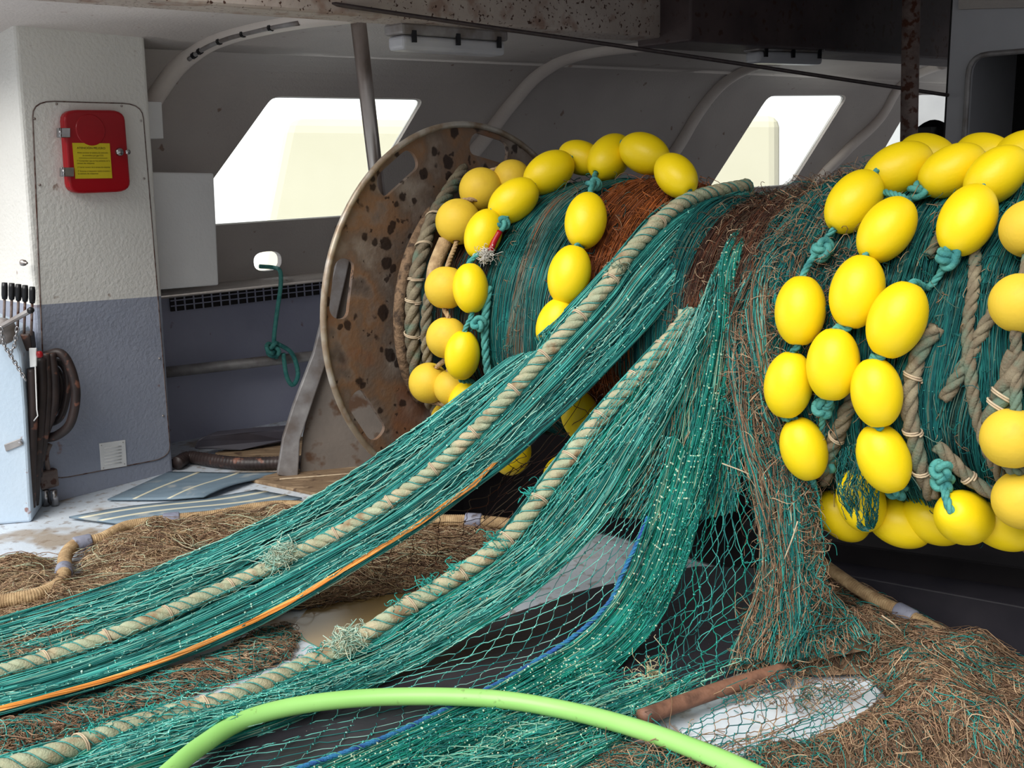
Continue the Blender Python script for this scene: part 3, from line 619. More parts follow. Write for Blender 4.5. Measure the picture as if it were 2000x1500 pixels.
# ------------------------------------------------------------------ net drum
e = tag(empty('net_drum', C0 - Z3 * .9), 'big rusty net drum flange with rounded slots around its edge', 'drum')
drum = e
def fl2(px, py): p = PP(px, py, C0, A) - C0; return p @ FW, p[2]
def flange(t, name):
    a0 = math.atan2(*fl2(655, 562)[::-1]); circ = [(.82 * math.cos(a), .82 * math.sin(a)) for a in np.linspace(0, 2 * math.pi, 96, endpoint=False)]
    hs = []
    for k in range(8):
        a = a0 + k * math.pi / 4; h = []
        for (rr, da, sg) in ((.775, .115, 1), (.69, .13, -1)):
            for x in np.linspace(-da, da, 9)[::sg]: h.append((rr * math.cos(a + x), rr * math.sin(a + x)))
        hs.append(rounded(h, .004, 2))
        h2 = []
        for (sx, sy) in ((-1, 1), (1, 1), (1, -1), (-1, -1)): h2.append((.738 + .05 * sy, .125 * sx))
        h2 = rounded(h2, .05, 9); hs[-1] = [((r_ * math.cos(a + x / r_)), (r_ * math.sin(a + x / r_))) for r_, x in h2]
    f_ = poly_obj(name, circ, lambda x, z: C0 + A * t + FW * x + Z3 * z, hs, -A * .018, M['flange'], e)
    lp = [C0 + A * (t + .004) + FW * x + Z3 * z for x, z in circ]; lp += lp[:2]
    MB().tube(lp, .014, 10, False).build('rim', M['rim'], f_, True)
    return f_
flange(0, 'flange'); flange(3.05, 'flange')
MB().lathe([(.16, 0), (.3, .01), (.3, 3.0), (.16, 3.04)], C0, A, 40).build('core', M['rusty_pole'], e, True)
# ------------------------------------------------------------------ net wound on the drum
TT = np.array([.05, .2, .4, .62, .9, 1.1, 1.25, 1.45, 1.6, 1.75, 1.9, 2.1, 2.5, 3.0]); RR = np.array([.40, .46, .5, .555, .575, .56, .53, .505, .515, .555, .59, .595, .585, .575])
def Rb(t, th):
    sg = np.clip((-np.sin(th) - .1) / .9, 0, 1); return np.interp(t, TT, RR) * (1 - .17 * sg ** 1.3)
wound = tag(empty('wound_net', C0 + A * 1.5 - Z3 * .5), 'mass of teal, orange and brown fishing net wound on the drum', 'fishing net')
tg, hg = np.linspace(.06, 3.0, 90), np.linspace(0, 2 * math.pi, 97)[:-1]
Tg, Hg = np.meshgrid(tg, hg, indexing='ij'); n_ = Noise(2, 3, 3)
Rg = Rb(Tg, Hg) - .022 + .008 * n_(stk([Tg * 3, Hg], -1))
V = C0 + Tg[..., None] * A + (Rg * np.cos(Hg))[..., None] * FW + (Rg * np.sin(Hg))[..., None] * Z3
i, j = np.meshgrid(np.arange(89), np.arange(96), indexing='ij'); jj = (j + 1) % 96
npmesh('inner_turns', V, stk([i * 96 + j, (i + 1) * 96 + j, (i + 1) * 96 + jj, i * 96 + jj], -1).reshape(-1, 4), M['under'], wound)
def wind(t0, t1, n, p, th0=-110, th1=200, name='net_band', label=None, skew=0., off=0., amp=.01, r=.0013, fr=3, parent=wound, M_=64, thk=.018):
    th = np.radians(np.linspace(th0, th1, M_))[None]; u = np.sort(rng.uniform(0, 1, n)); u = u + .012 * np.sin(u * 60) + .02 * np.sin(u * 23)
    t = t0 + (t1 - t0) * u; q = Noise(2, 1, 11 + int(t0 * 50)); q2 = Noise(2, 1, 91 + int(t0 * 50))
    tt = t[:, None] + skew * (th - .2) + amp * q(stk([t[:, None] * 25 + 0 * th, th * fr], -1)) + rng.normal(0, .004, (n, 1)) + rng.normal(0, amp * .9, (n, 1)) * np.sin(th * rng.uniform(1, 3, (n, 1)) + rng.uniform(0, 6, (n, 1)))
    R = Rb(tt, th) + off + rng.uniform(-thk, thk * .4, (n, 1)) + .006 * q2(stk([tt * 20, th * 4], -1)) + .003 * np.sin(th * rng.uniform(6, 14, (n, 1)) + rng.uniform(0, 6, (n, 1)))
    P = C0 + tt[..., None] * A + (R * np.cos(th))[..., None] * FW + (R * np.sin(th))[..., None] * Z3
    sb = SB().strands(P, rng.uniform(.8, 1.3, n) * r, pal(p, n))
    k = rng.integers(0, n, n * 4); m_ = rng.integers(0, M_, n * 4); sb.knots(P[k, m_], r * 1.9, pal(p, n * 4, .4) * 1.15)
    o = sb.build(name, M['net'], parent)
    if label: o['label'] = label
    return o
wind(.30, .64, 420, RUST + TEALD[:2], label='brown dirty net next to the flange')
wind(.62, .83, 620, TEALD + TEAL[:2], label='bright teal band')
wind(.80, .90, 260, [lin(*c) for c in [(120, 112, 96), (96, 120, 110), (140, 96, 72), (70, 116, 110)]], label='grey and rust streaked band')
wind(.88, 1.07, 520, TEALD + [lin(92, 120, 116)], label='grey teal band')
wind(1.02, 1.32, 720, ORANGE, label='orange net band', skew=-.03)
wind(1.27, 1.52, 560, TEALD, label='dark teal band under the rope', skew=-.02)
wind(1.48, 1.78, 700, RUST, label='dark rust brown band', amp=.02)
wind(1.72, 2.0, 760, TEALD + TEALD + BROWN[:3], label='teal and brown band', amp=.016)
wind(1.95, 3.0, 2400, TEALD, label='dark teal net under the right hand floats', amp=.022)
def fibers(P, D, ln, curl, n=8):                       # short curly ends: start P, direction D (k,3)
    k = len(P); s = np.linspace(0, 1, n)[None, :, None]; ph = rng.uniform(0, 6.28, (k, 1, 3)); fq = rng.uniform(2, 7, (k, 1, 3))
    w = curl * (np.sin(fq * s + ph) - np.sin(ph)) ; ln = np.broadcast_to(ln, (k,))[:, None, None]
    return P[:, None] + D[:, None] * ln * s + w * ln
def fuzz(t0, t1, a0, a1, n, p, ln=.07, curl=.35, off=.004, name='loose_fibres', parent=wound, r=.0011, label=None):
    t = rng.uniform(t0, t1, n); th = np.radians(rng.uniform(a0, a1, n)); R = Rb(t, th) + off
    P = C0 + t[:, None] * A + (R * np.cos(th))[:, None] * FW + (R * np.sin(th))[:, None] * Z3
    D = -(-np.sin(th)[:, None] * FW + np.cos(th)[:, None] * Z3) + rng.normal(0, .3, (n, 3)) + .25 * (np.cos(th)[:, None] * FW + np.sin(th)[:, None] * Z3) * rng.uniform(-.8, .6, (n, 1))
    o = SB().strands(fibers(P, D, ln * rng.uniform(.4, 1.5, n), curl), r * rng.uniform(.7, 1.4, n), pal(p, n, .3)).build(name, M['net'], parent); o['kind'] = 'stuff'
    if label: o['label'] = label
fuzz(1.45, 1.8, -60, 110, 1800, RUST + BROWN[2:5], label='rust brown loose fibres', ln=.04, r=.0009); fuzz(1.75, 2.12, -60, 110, 2600, BROWN + TEALD[:2], label='brown weedy fibres', ln=.05, r=.001)
fuzz(.6, 1.5, -40, 120, 500, TEALD + BROWN[:2], ln=.04); fuzz(2.1, 2.9, -60, 110, 900, TEALD + BROWN[:2], ln=.05); fuzz(1.0, 1.3, -30, 110, 700, ORANGE, ln=.04)
# ropes lying on the drum
def drope(pts, R, rad, label, mat='rope_dirty', name='drum_rope', plain=False, seiz=()):
    P = crom([dhit(x, y, R) for x, y in pts], 60)
    o = MB().tube(P, rad, 10).build(name, M[mat], None, True) if plain else rope3(P, rad, name, M[mat], None)
    tag(o, label, 'rope')
    for s in seiz:
        k = int(s * 58); T = P[k + 1] - P[k]; T /= np.linalg.norm(T); ring(P[k], T, rad * 1.12, .0028, o)
    return o
def ring(c, T, R, r, parent, name='seizing', mat='seiz', turns=2, tilt=.25):
    e1 = np.cross(T, [.3, .2, .9]); e1 /= np.linalg.norm(e1); e2 = np.cross(T, e1); a = np.linspace(0, 2 * math.pi * turns, 14 * turns + 1)
    P = np.asarray(c) + R * (np.cos(a)[:, None] * e1 + np.sin(a)[:, None] * e2) + (T + tilt * e1) * ((a / a[-1] - .5) * r * 2.2 * turns)[:, None] + T * (tilt * R * np.cos(a))[:, None]
    return MB().tube(P, r, 6).build(name, M[mat], parent, True)
b1 = drope([(905, 330), (850, 420), (822, 500), (808, 580), (806, 660), (816, 730), (850, 800)], .53, .03, 'thick lashed rope bundle coiled on the drum next to the flange', seiz=(.3, .42, .55, .62, .72))
drope([(880, 350), (812, 470), (785, 560), (780, 640), (792, 720), (820, 780)], .50, .026, 'dirty brown cable coiled on the drum closest to the flange', 'mud', plain=True)
drope([(905, 430), (862, 500), (838, 580), (832, 660), (840, 740)], .53, .022, 'brown cord wound on the drum between lashed bundle and round floats', 'rope_dirty')
drope([(870, 470), (850, 520), (845, 560)], .58, .03, 'short corded wrapping on the drum beside the round float', 'manila', plain=True)
drope([(955, 560), (948, 620), (948, 680), (955, 735), (975, 770)], .59, .015, 'thin teal twisted rope along the left edge of the teal net', 'teal_rope')
drope([(1830, 640), (1800, 680), (1782, 740), (1776, 800), (1786, 860), (1800, 920), (1822, 970)], .61, .022, 'twisted grey rope hanging beside the lowest right column of floats', seiz=(.3, .62, .85))
drope([(1680, 760), (1655, 800), (1640, 840), (1618, 890), (1610, 940)], .60, .022, 'twisted grey rope emerging between the right hand float columns', seiz=(.5,))
drope([(1905, 480), (1902, 560), (1890, 640), (1895, 720), (1905, 800), (1930, 880), (1960, 940)], .60, .016, 'tan whipped rope on the dark teal net near the right edge', 'rope_dirty')
drope([(1990, 560), (1935, 620), (1880, 720), (1845, 780)], .595, .018, 'thin brown rope slanting across the dark net at right')
drope([(1830, 870), (1860, 900), (1900, 940), (1950, 970)], .60, .018, 'grey rope slanting down above the float with the open hole', seiz=(.6,))
drope([(1860, 400), (1840, 450), (1815, 500)], .60, .014, 'dark rope end between the upper right floats')
drope([(1985, 690), (1975, 740), (1950, 800), (1940, 830)], .63, .03, 'thick pale rope knot above the round floats at the right edge', seiz=(.6, .75))
# ------------------------------------------------------------------ floats
def float_mesh(name, R, L, lip, lipr, mat, round_=False):
    pr = [(.006, L / 2 - .02), (lipr * .55, L / 2 - .018), (lipr * .62, L / 2 - .002), (lipr * .8, L / 2)]
    hh = np.linspace(1, -1, 34); a = L / 2 * (1.0 if round_ else 1.04)
    for h in hh:
        z = h * (L / 2 - .003); r_ = R * math.sqrt(max(0, 1 - (z / a) ** 2)) if not round_ else math.sqrt(max(0, R * R - z * z))
        pr.append((max(r_, lipr), z))
    pr += [(lipr * .8, -L / 2), (lipr * .62, -L / 2 + .002), (lipr * .55, -L / 2 + .018), (.006, -L / 2 + .02)]
    return MB().lathe(pr, (0, 0, 0), (0, 0, 1), 40)
def dframe(px, py, R):
    p = dhit(px, py, R); q = p - C0; rad = q - (q @ A) * A; rad /= np.linalg.norm(rad); return p, rad
protos = {}
FP = {}
def add_float(i, cx, cy, w, dx, dy, kind, R, label, group):
    p, rad = dframe(cx, cy, R); view = (CAM - p) / np.linalg.norm(CAM - p)
    n = rad + .8 * view; n /= np.linalg.norm(n)
    L = math.hypot(dx, dy); q = PP(cx + dx / L * 12, cy + dy / L * 12, p, n); ax = q - p; ax /= np.linalg.norm(ax)
    if i == 'R22': ax = view + .42 * ax; ax /= np.linalg.norm(ax)
    base = {'o': .15, 'r': .166}[kind]; s = float(np.clip(w * ((p - CAM) @ _f) / F / base, .9, 1.1))
    if kind not in protos:
        protos[kind] = float_mesh('net_float', .075, .206, .004, .017, None).build('net_float', M['float'], None, True) if kind == 'o' else \
            float_mesh('net_float', .083, .160, .004, .02, None, True).build('net_float', M['float_old'], None, True)
        o = protos[kind]
    else: o = protos[kind].copy(); col.objects.link(o)
    e1 = np.cross(ax, rad); e1 /= np.linalg.norm(e1); e2 = np.cross(ax, e1)
    o.matrix_world = Matrix([[e1[k] * s, e2[k] * s, ax[k] * s, p[k]] for k in range(3)] + [[0, 0, 0, 1]])
    tag(o, label, 'float', group); FP[i] = (p, ax, s * (.103 if kind == 'o' else .08), rad)
GL, GM, GR, GS = 'oval floats by the flange', 'oval floats on the middle string', 'oval floats on the right', 'round weathered floats'
for a in [
 ('S2', 1000, 350, 76, 5, 10, 'r', .60, 'pale round float mostly hidden behind the top of the cluster by the flange', GS),
 ('S1', 940, 371, 90, 20, 10, 'r', .60, 'topmost fully visible round float of the cluster by the rusty flange', GS),
 ('S3', 895, 433, 92, 5, -60, 'r', .595, 'round float with a grey rope stub at its lower end, near the flange', GS),
 ('S4', 871, 562, 84, 4, -60, 'r', .62, 'round float hanging below the gap, third along the flange side', GS),
 ('S5', 873, 660, 82, 4, -60, 'r', .62, 'round float with cord in its upper hole, below another round one', GS),
 ('S6', 838, 748, 80, -20, 40, 'r', .61, 'round float touching the lashed rope bundle, lowest of those nearest the flange', GS),
 ('S7', 884, 757, 74, 10, 40, 'r', .595, 'round float half hidden behind the oval one above the long teal ribbon', GS),
 ('S8', 876, 818, 66, 10, 40, 'r', .58, 'round float peeping out just above the upper edge of the teal ribbon', GS),
 ('O2', 1134, 308, 66, 30, 10, 'o', .625, 'oval float tucked behind two others on top of the drum, left of the middle string', GL),
 ('O1', 1072, 337, 78, 60, -38, 'o', .63, 'tilted oval float on the drum top with big teal knot at its lower end', GL),
 ('O6', 1003, 392, 78, 40, -30, 'o', .625, 'oval float just below the tilted one with the teal knot', GL),
 ('O7', 944, 457, 72, 22, -60, 'o', .63, 'oval float beside the red tape on the teal line', GL),
 ('O8', 919, 563, 64, -4, -60, 'o', .635, 'oval float squeezed between round float and teal net, level with the slot', GL),
 ('O9', 903, 694, 68, 6, -60, 'o', .64, 'oval float with bright face, lowest complete one beside the thin teal rope', GL),
 ('O10', 910, 785, 60, 16, -40, 'o', .625, 'oval float cut off below by the upper edge of the teal ribbon', GL),
 ('O5', 1320, 343, 76, 30, 34, 'o', .62, 'oval float furthest right of the group on top of the drum, over orange net', GM),
 ('O4', 1259, 300, 78, 30, 14, 'o', .645, 'oval float second from the right on top of the drum', GM),
 ('O3', 1191, 307, 80, 26, -30, 'o', .645, 'oval float facing forward with rope leaving its lower hole, top of middle string', GM),
 ('M1', 1144, 431, 82, 8, -50, 'o', .64, 'oval float just below the knot of the middle string, beside orange net', GM),
 ('M2', 1112, 537, 84, 14, -60, 'o', .645, 'oval float second below the knot of the middle string', GM),
 ('M3', 1086, 634, 74, 20, -60, 'o', .64, 'oval float of the middle string half covered by the teal ribbon', GM),
 ('M4', 1134, 813, 76, -14, -50, 'o', .60, 'oval float caught under dark mesh between the two long ropes', GM),
 ('M5', 1000, 886, 74, 14, -36, 'o', .59, 'oval float under dark mesh just below the teal ribbon', GM),
 ('M6', 1094, 926, 60, 16, -30, 'o', .50, 'oval float nearly hidden beside the second long rope under the drum', GM),
 ('R3', 1812, 304, 64, 30, 10, 'o', .63, 'oval float peeping out behind two others, below the rust spotted stanchion', GR),
 ('R2', 1754, 331, 100, 44, -22, 'o', .655, 'oval float on top of the drum nearest the rust spotted stanchion', GR),
 ('R1', 1668, 394, 98, 44, -60, 'o', .66, 'oval float at upper left of the right group with rope leaving its lower hole', GR),
 ('R6', 1926, 305, 60, 30, 10, 'o', .63, 'oval float barely visible behind the top row at right', GR),
 ('R4', 1860, 333, 96, 50, -28, 'o', .655, 'oval float with double teal knot on top of the drum at right', GR),
 ('R7', 1990, 304, 70, 30, -20, 'o', .63, 'oval float cut by the frame at the upper right corner of the top row', GR),
 ('R5', 1945, 343, 98, 50, -46, 'o', .66, 'oval float in the top row right of the one with the double teal knot', GR),
 ('R8', 1732, 449, 100, 40, -58, 'o', .66, 'oval float in the second diagonal row, touching the first row from below', GR),
 ('R9', 1889, 430, 106, 26, -56, 'o', .66, 'oval float with frayed grey teal knot hanging under it', GR),
 ('R10', 1563, 607, 98, 4, -60, 'o', .655, 'oval float marked with a dark vertical scratch beside brown net', GR),
 ('R11', 1674, 570, 104, 14, -60, 'o', .665, 'oval float in the middle of the second diagonal row', GR),
 ('R12', 1752, 625, 110, 24, -60, 'o', .67, 'large oval float with a pointed upper right end above dark net', GR),
 ('R13', 1540, 752, 94, 8, -60, 'o', .65, 'oval float below the scratched one, its left side against brown net', GR),
 ('R14', 1627, 712, 102, 4, -60, 'o', .665, 'oval float with a teal knot hanging straight under it', GR),
 ('R15', 1712, 767, 98, -8, -60, 'o', .665, 'oval float with a thin dark line crossing its right shoulder', GR),
 ('R16', 1570, 877, 72, -14, -50, 'o', .645, 'oval float half hidden by the hanging brown net at its left', GR),
 ('R17', 1726, 895, 100, -18, -50, 'o', .655, 'lowest oval float of the straight column, tilted against the grey rope', GR),
 ('R19', 1682, 978, 92, -10, -34, 'o', .62, 'oval float covered by hanging teal strands', GR),
 ('R18', 1645, 1008, 84, -40, -34, 'o', .60, 'oval float lying low beside the hanging brown net', GR),
 ('R20', 1756, 1021, 92, 30, 14, 'o', .59, 'oval float hanging lowest under the dark net', GR),
 ('R21', 1822, 1016, 62, 20, 10, 'o', .56, 'oval float in deep shade left of the float with the open hole', GR),
 ('R23', 1955, 1024, 60, 20, 10, 'o', .56, 'oval float in deep shade right of the float with the open hole', GR),
 ('R22', 1883, 1011, 106, -42, -24, 'o', .63, 'float seen end on with a rope entering its open hole', GR),
 ('R24', 2012, 447, 100, 4, -50, 'r', .655, 'round float cut by the right frame edge, upper of the pair', GS),
 ('R25', 1993, 592, 110, 8, -50, 'r', .67, 'large round float cut by the right frame edge at half height', GS),
 ('R26', 1976, 856, 118, 8, -60, 'r', .67, 'large round float with pale rope entering its top hole', GS),
 ('R27', 1998, 976, 116, 8, -60, 'r', .65, 'lowest large round float at the right frame edge', GS),
]: add_float(*a)
def fline(ids, label, mat='teal_rope', knots=(), r=.0095, extra=()):
    P = []
    for k in ids:
        if isinstance(k, tuple): P.append(dhit(k[0], k[1], k[2])); continue
        p, ax, h, rad = FP[k]
        a, b = p + ax * h, p - ax * h
        if P and np.linalg.norm(a - P[-1]) > np.linalg.norm(b - P[-1]): a, b = b, a
        P += [a, p, b]
    e = tag(empty('float_line', P[0]), label, 'rope')
    rope3(crom(P, 40 * len(P)), r, 'line', M[mat], e, step=.006)
    for (x, y, R) in knots:
        c, rad = dframe(x, y, R); trefoil(c, .017, .010, rad + .3 * A).build('knot', M[mat], e, True)
    return e
fline(['O5', 'O4', 'O3', (1162, 350, .62), 'M1', 'M2', 'M3', (1075, 700, .6)], 'teal line threading the middle string of floats with one knot', knots=[(1160, 361, .615)])
fline(['O2', 'O1', (1028, 372, .62), (985, 430, .62), (965, 470, .61), 'O8', 'O9', 'O10'], 'teal line with two knots along the edge of the teal net', knots=[(1029, 370, .625), (980, 438, .625), (935, 632, .62)])
fline(['O6', 'O7', 'O8'], 'teal line joining the inner oval floats by the flange')
fline(['S2', 'S1', 'S3', 'S4', 'S5', 'S6', 'S7', 'S8'], 'pale brown cord joining the round floats by the flange', 'manila')
fline(['R3', 'R1', (1612, 470, .62), 'R10', 'R13', 'R16', 'R18'], 'teal line with a knot between the upper left float and the scratched one', knots=[(1605, 492, .63), (1608, 485, .645)])
fline(['R2', 'R8', 'R11', 'R14', (1606, 820, .62), (1612, 930, .59)], 'teal line of the second diagonal row ending in a hanging knot', knots=[(1608, 797, .64), (1616, 905, .6)])
fline(['R4', (1790, 380, .61), (1740, 420, .6)], 'double knotted teal line below the top float at right', knots=[(1816, 357, .64), (1795, 372, .63)], r=.013)
fline(['R5', 'R9', (1855, 505, .63), (1815, 560, .6), 'R12', 'R15', 'R17', (1752, 958, .6)], 'teal line through the long column of floats at right', knots=[(1856, 494, .645), (1852, 506, .64), (1752, 958, .6)])
fline([(1838, 900, .62), (1842, 940, .625), 'R22'], 'knotted teal line entering the open hole of the lowest float', knots=[(1840, 918, .625), (1842, 942, .625)], r=.011)
fline(['R24', 'R25', (1985, 700, .64), 'R26', 'R27'], 'pale rope threading the round floats at the right edge', 'rope_dirty', r=.014)
tp = crom([dhit(976, 452, .625), dhit(966, 470, .625), dhit(958, 490, .625)], 10)
tag(MB().tube(tp, .012, 10).build('tape', M['red'], None, True), 'short red tape wrapped on the teal line beside the flange floats', 'tape')
fr = SB(); cpt, rad = dframe(948, 498, .63); nn = 120
fr.strands(fibers(np.repeat(cpt[None], nn, 0) + rng.normal(0, .009, (nn, 3)), rng.normal(0, 1, (nn, 3)), .016, .5), .0012, pal([lin(220, 214, 206)], nn))
tag(fr.build('frayed_twine', M['net']), 'white frayed twine end below the red tape', 'twine')
# ------------------------------------------------------------------ hanging nets
def surf(lines, M_):
    return stk([crom(l, M_) for l in lines])      # K,M,3
def at_uv(G, u, v):                                   # u (S,M) 0..1 across, v (S,M) 0..1 along
    K, M_, _ = G.shape; x = np.clip(u, 0, 1) * (K - 1); k = np.clip(x.astype(int), 0, K - 2); fx = (x - k)[..., None]
    y = np.clip(v, 0, 1) * (M_ - 1); m = np.clip(y.astype(int), 0, M_ - 2); fy = (y - m)[..., None]
    return (G[k, m] * (1 - fx) + G[k + 1, m] * fx) * (1 - fy) + (G[k, m + 1] * (1 - fx) + G[k + 1, m + 1] * fx) * fy
def sheet_normal(G):
    du = np.gradient(G, axis=0); dv = np.gradient(G, axis=1); n = np.cross(du, dv); n /= np.maximum(np.linalg.norm(n, axis=2, keepdims=True), 1e-9)
    s = np.sign((n * (CAM - G)).sum(-1, keepdims=True)); return n * s
def netting(lines, n, M_, p, name, parent, r=.0016, wander=.012, depth=.012, bulge=0., clump=.02, knots=6, kcol=1.25, seed=1, tail=.0, kpal=None, kn=7, kr=1.):
    G = surf(lines, M_); Nn = sheet_normal(G); v = np.broadcast_to(np.linspace(0, 1, M_)[None], (n, M_))
    q = Noise(2, 1, seed); q2 = Noise(2, 1, seed + 50); u0 = rng.uniform(0, 1, n)[:, None]; u0 = u0 + .025 * np.sin(u0 * 40 + seed) + clump * np.sin(u0 * 95)
    u = u0 + clump * q(stk([u0 * 9 + 0 * v, v * 5], -1)) + wander * np.sin(v * rng.uniform(4, 26, (n, 1)) + rng.uniform(0, 6, (n, 1)))
    lo = rng.uniform(0, tail, (n, 1)); v2 = lo + (1 - lo) * v
    P = at_uv(G, u, v2); nn = at_uv(Nn, u, v2)
    d = depth * rng.uniform(-1, 1, (n, 1)) + depth * .7 * q2(stk([u * 14, v * 7], -1)) + bulge * (1 - (2 * np.clip(u, 0, 1) - 1) ** 2) + .002 * np.sin(v * rng.uniform(20, 50, (n, 1)) + rng.uniform(0, 6, (n, 1)))
    P = P + nn * d[..., None]
    wv = np.cross(nn, np.gradient(P, axis=1)); wv /= np.maximum(np.linalg.norm(wv, axis=2, keepdims=True), 1e-9)
    P = P + wv * (.0016 * np.sin(v * rng.uniform(50, 110, (n, 1)) + rng.uniform(0, 6, (n, 1))))[..., None]
    P[..., 2] = np.maximum(P[..., 2], .006)
    sb = SB().strands(P, rng.uniform(.8, 1.25, n) * r, pal(p, n))
    if knots:
        rows = rng.integers(0, knots, (n, kn)); ph = .5 * (np.sin(u0 * 30) + np.sin(u0 * 71)) * .35
        m = np.clip(((rows + .5 + ph + rng.normal(0, .03, (n, kn))) / knots * (M_ - 1)).astype(int), 0, M_ - 1)
        K_ = P[np.arange(n)[:, None], m].reshape(-1, 3) + nn[np.arange(n)[:, None], m].reshape(-1, 3) * r * .6
        sb.knots(K_, r * kr * rng.uniform(1.3, 2.3, len(K_)), np.clip(pal(kpal or p, len(K_)) * kcol, 0, 1))
    return sb.build(name, M['net'], parent)
def backing(lines, name, parent, M_=50, off=.012, mat='under'):
    G = surf(lines, M_); G = at_uv(G, np.broadcast_to(np.linspace(.02, .98, 12)[:, None], (12, M_)), np.broadcast_to(np.linspace(0, 1, M_)[None], (12, M_)))
    G = G - sheet_normal(G) * off; G[..., 2] = np.maximum(G[..., 2], .004)
    i, j = np.meshgrid(np.arange(11), np.arange(M_ - 1), indexing='ij')
    return npmesh(name, G, stk([i * M_ + j, (i + 1) * M_ + j, (i + 1) * M_ + j + 1, i * M_ + j + 1], -1).reshape(-1, 4), M[mat], parent)
def mesh_net(lines, nu, nv, p, name, parent, r=.0014, jit=.12, sag=.3, seed=3, depth=.006, kn=True, sub=4, kpal=None, zmin=.008):
    nv2 = nv * sub + 1; v = np.linspace(0, 1, nv2); G = surf(lines, 80); Nn = sheet_normal(G)
    i = np.arange(nu)[:, None]; lv = np.arange(nv2)[None] / sub; lo = np.floor(lv).astype(int); fr_ = lv - lo
    sgn = np.where((i + lo) % 2 == 0, 1, -1); zig = sgn * (1 - 2 * fr_ * fr_ * (3 - 2 * fr_))
    u = (i + .5 + .5 * zig) / nu; V_ = np.broadcast_to(v[None], u.shape)
    q, q2, q3 = Noise(2, 1, seed), Noise(2, 1, seed + 1), Noise(2, 1, seed + 2); X = stk([u * nu * .55, V_ * nv * .55], -1)
    u2 = u + jit * q(X) / nu * 1.6; v2 = V_ + jit * q2(X) / nv * 1.6
    P = at_uv(G, u2, v2) + at_uv(Nn, u2, v2) * (depth * q3(X * .7))[..., None]; P[..., 2] = np.maximum(P[..., 2], zmin)
    P += rng.normal(0, .0012, P.shape)
    sb = SB().strands(P, rng.uniform(.85, 1.2, nu) * r, pal(p, nu))
    if kn: K_ = P[:, ::sub].reshape(-1, 3); sb.knots(K_, r * 1.9, np.clip(pal(kpal or p, len(K_)) * 1.2, 0, 1))
    return sb.build(name, M['net'], parent)
def twine_wrap(P, R, pitch, parent, name='teal_lashing', mat='teal_rope', r=.0022, ph=0):
    P = np.asarray(P); L = np.linalg.norm(np.diff(P, axis=0), axis=1).sum(); n = int(L / .006); Q = crom(P, n); T, N_, B = frames(Q); a = np.linspace(0, 2 * math.pi * L / pitch, n) + ph
    MB().tube(Q + R * (np.cos(a)[:, None] * N_ + np.sin(a)[:, None] * B), r, 6).build(name, M[mat], parent, True)
def fray(c, n, ln, parent, name='frayed_knot', cols=[(190, 214, 196), (160, 200, 184), (206, 206, 180)]):
    o = SB().strands(fibers(np.asarray(c)[None] + rng.normal(0, ln * .25, (n, 3)), rng.normal(0, 1, (n, 3)) * [1, 1, .6], ln * rng.uniform(.3, 1, n), .5), .0013, pal([lin(*x) for x in cols], n)).build(name, M['net'], parent)
    return o
# first long ribbon with its rope
def L3(pts): return [PYZ(*p) if len(p) == 3 else PYZ(p[0], p[1], p[2], p[3]) for p in pts]
rb = [
 L3([(1400, 378, 4.3), (1352, 384, 4.02), (1270, 432, 3.85), (1185, 545, 3.68), (1065, 672, 3.62), (940, 757, 3.62), (800, 850, 3.62), (640, 958, 3.62, .09), (500, 1028, 3.62, .1), (330, 1108, 3.58, .1), (180, 1166, 3.5, .08), (0, 1222, 3.4, .07), (-120, 1250, 3.3, .05)]),
 L3([(1500, 402, 4.45), (1470, 381, 4.15), (1440, 379, 4.0), (1330, 410, 3.8), (1235, 500, 3.64), (1190, 563, 3.58), (1100, 664, 3.54), (960, 818, 3.52), (840, 930, 3.52), (700, 1028, 3.52, .1), (560, 1100, 3.5, .09), (460, 1150, 3.45, .08), (300, 1222, 3.3, .07), (150, 1280, 3.2, .06), (0, 1328, 3.1, .05), (-120, 1362, 3.0, .05)]),
 L3([(1560, 380, 4.2), (1492, 388, 3.95), (1430, 440, 3.74), (1340, 548, 3.58), (1262, 640, 3.5), (1185, 722, 3.47), (1085, 818, 3.45), (985, 905, 3.44), (880, 982, 3.43), (800, 1038, 3.42), (700, 1098, 3.4, .1), (560, 1182, 3.35, .08), (400, 1260, 3.2, .06), (200, 1334, 3.0, .05), (0, 1388, 2.85, .04), (-120, 1412, 2.8, .04)]),
]
e = tag(empty('net_ribbon', rb[1][-3]), 'long teal net ribbon with thick rope down its middle, running from drum to lower left', 'fishing net')
backing(rb, 'inner_layer', e, off=.014)
netting(rb, 560, 150, TEAL + TEAL[:4], 'netting', e, r=.0016, wander=.012, depth=.012, bulge=.012, clump=.014, knots=34, seed=5, kr=1.25, kpal=TEAL + [lin(170, 206, 190)] * 3)
sn_ = sheet_normal(surf(rb, 60)); mesh_net([crom(l, 60) + k * .016 for l, k in zip(rb, sn_)], 44, 70, TEAL[:5] + [lin(150, 196, 180)] * 2, 'outer_mesh', e, r=.0014, jit=.45, seed=6, depth=.008)
spine = crom(rb[1], 160) + sheet_normal(surf(rb, 160))[1] * .024
ro = rope3(spine, .0245, 'spine_rope', M['rope'], e, pitch=.115, step=.006); ro['label'] = 'thick grey green twisted rope'
for q in (0, 1): twine_wrap(spine, .0232, .115, ro, ph=math.pi / 3 + q * math.pi * 2 / 3, r=.0019)
for x, y in ((1290, 440), (1201, 559), (1140, 622), (1075, 700), (1006, 766), (922, 841), (841, 904), (757, 973), (660, 1050), (455, 1155), (332, 1203), (213, 1258), (90, 1304)):
    i_ = min(max(near(spine, x, y), 1), 157); T = spine[i_ + 1] - spine[i_]; ring(spine[i_], T / np.linalg.norm(T), .0278, .0024, ro)
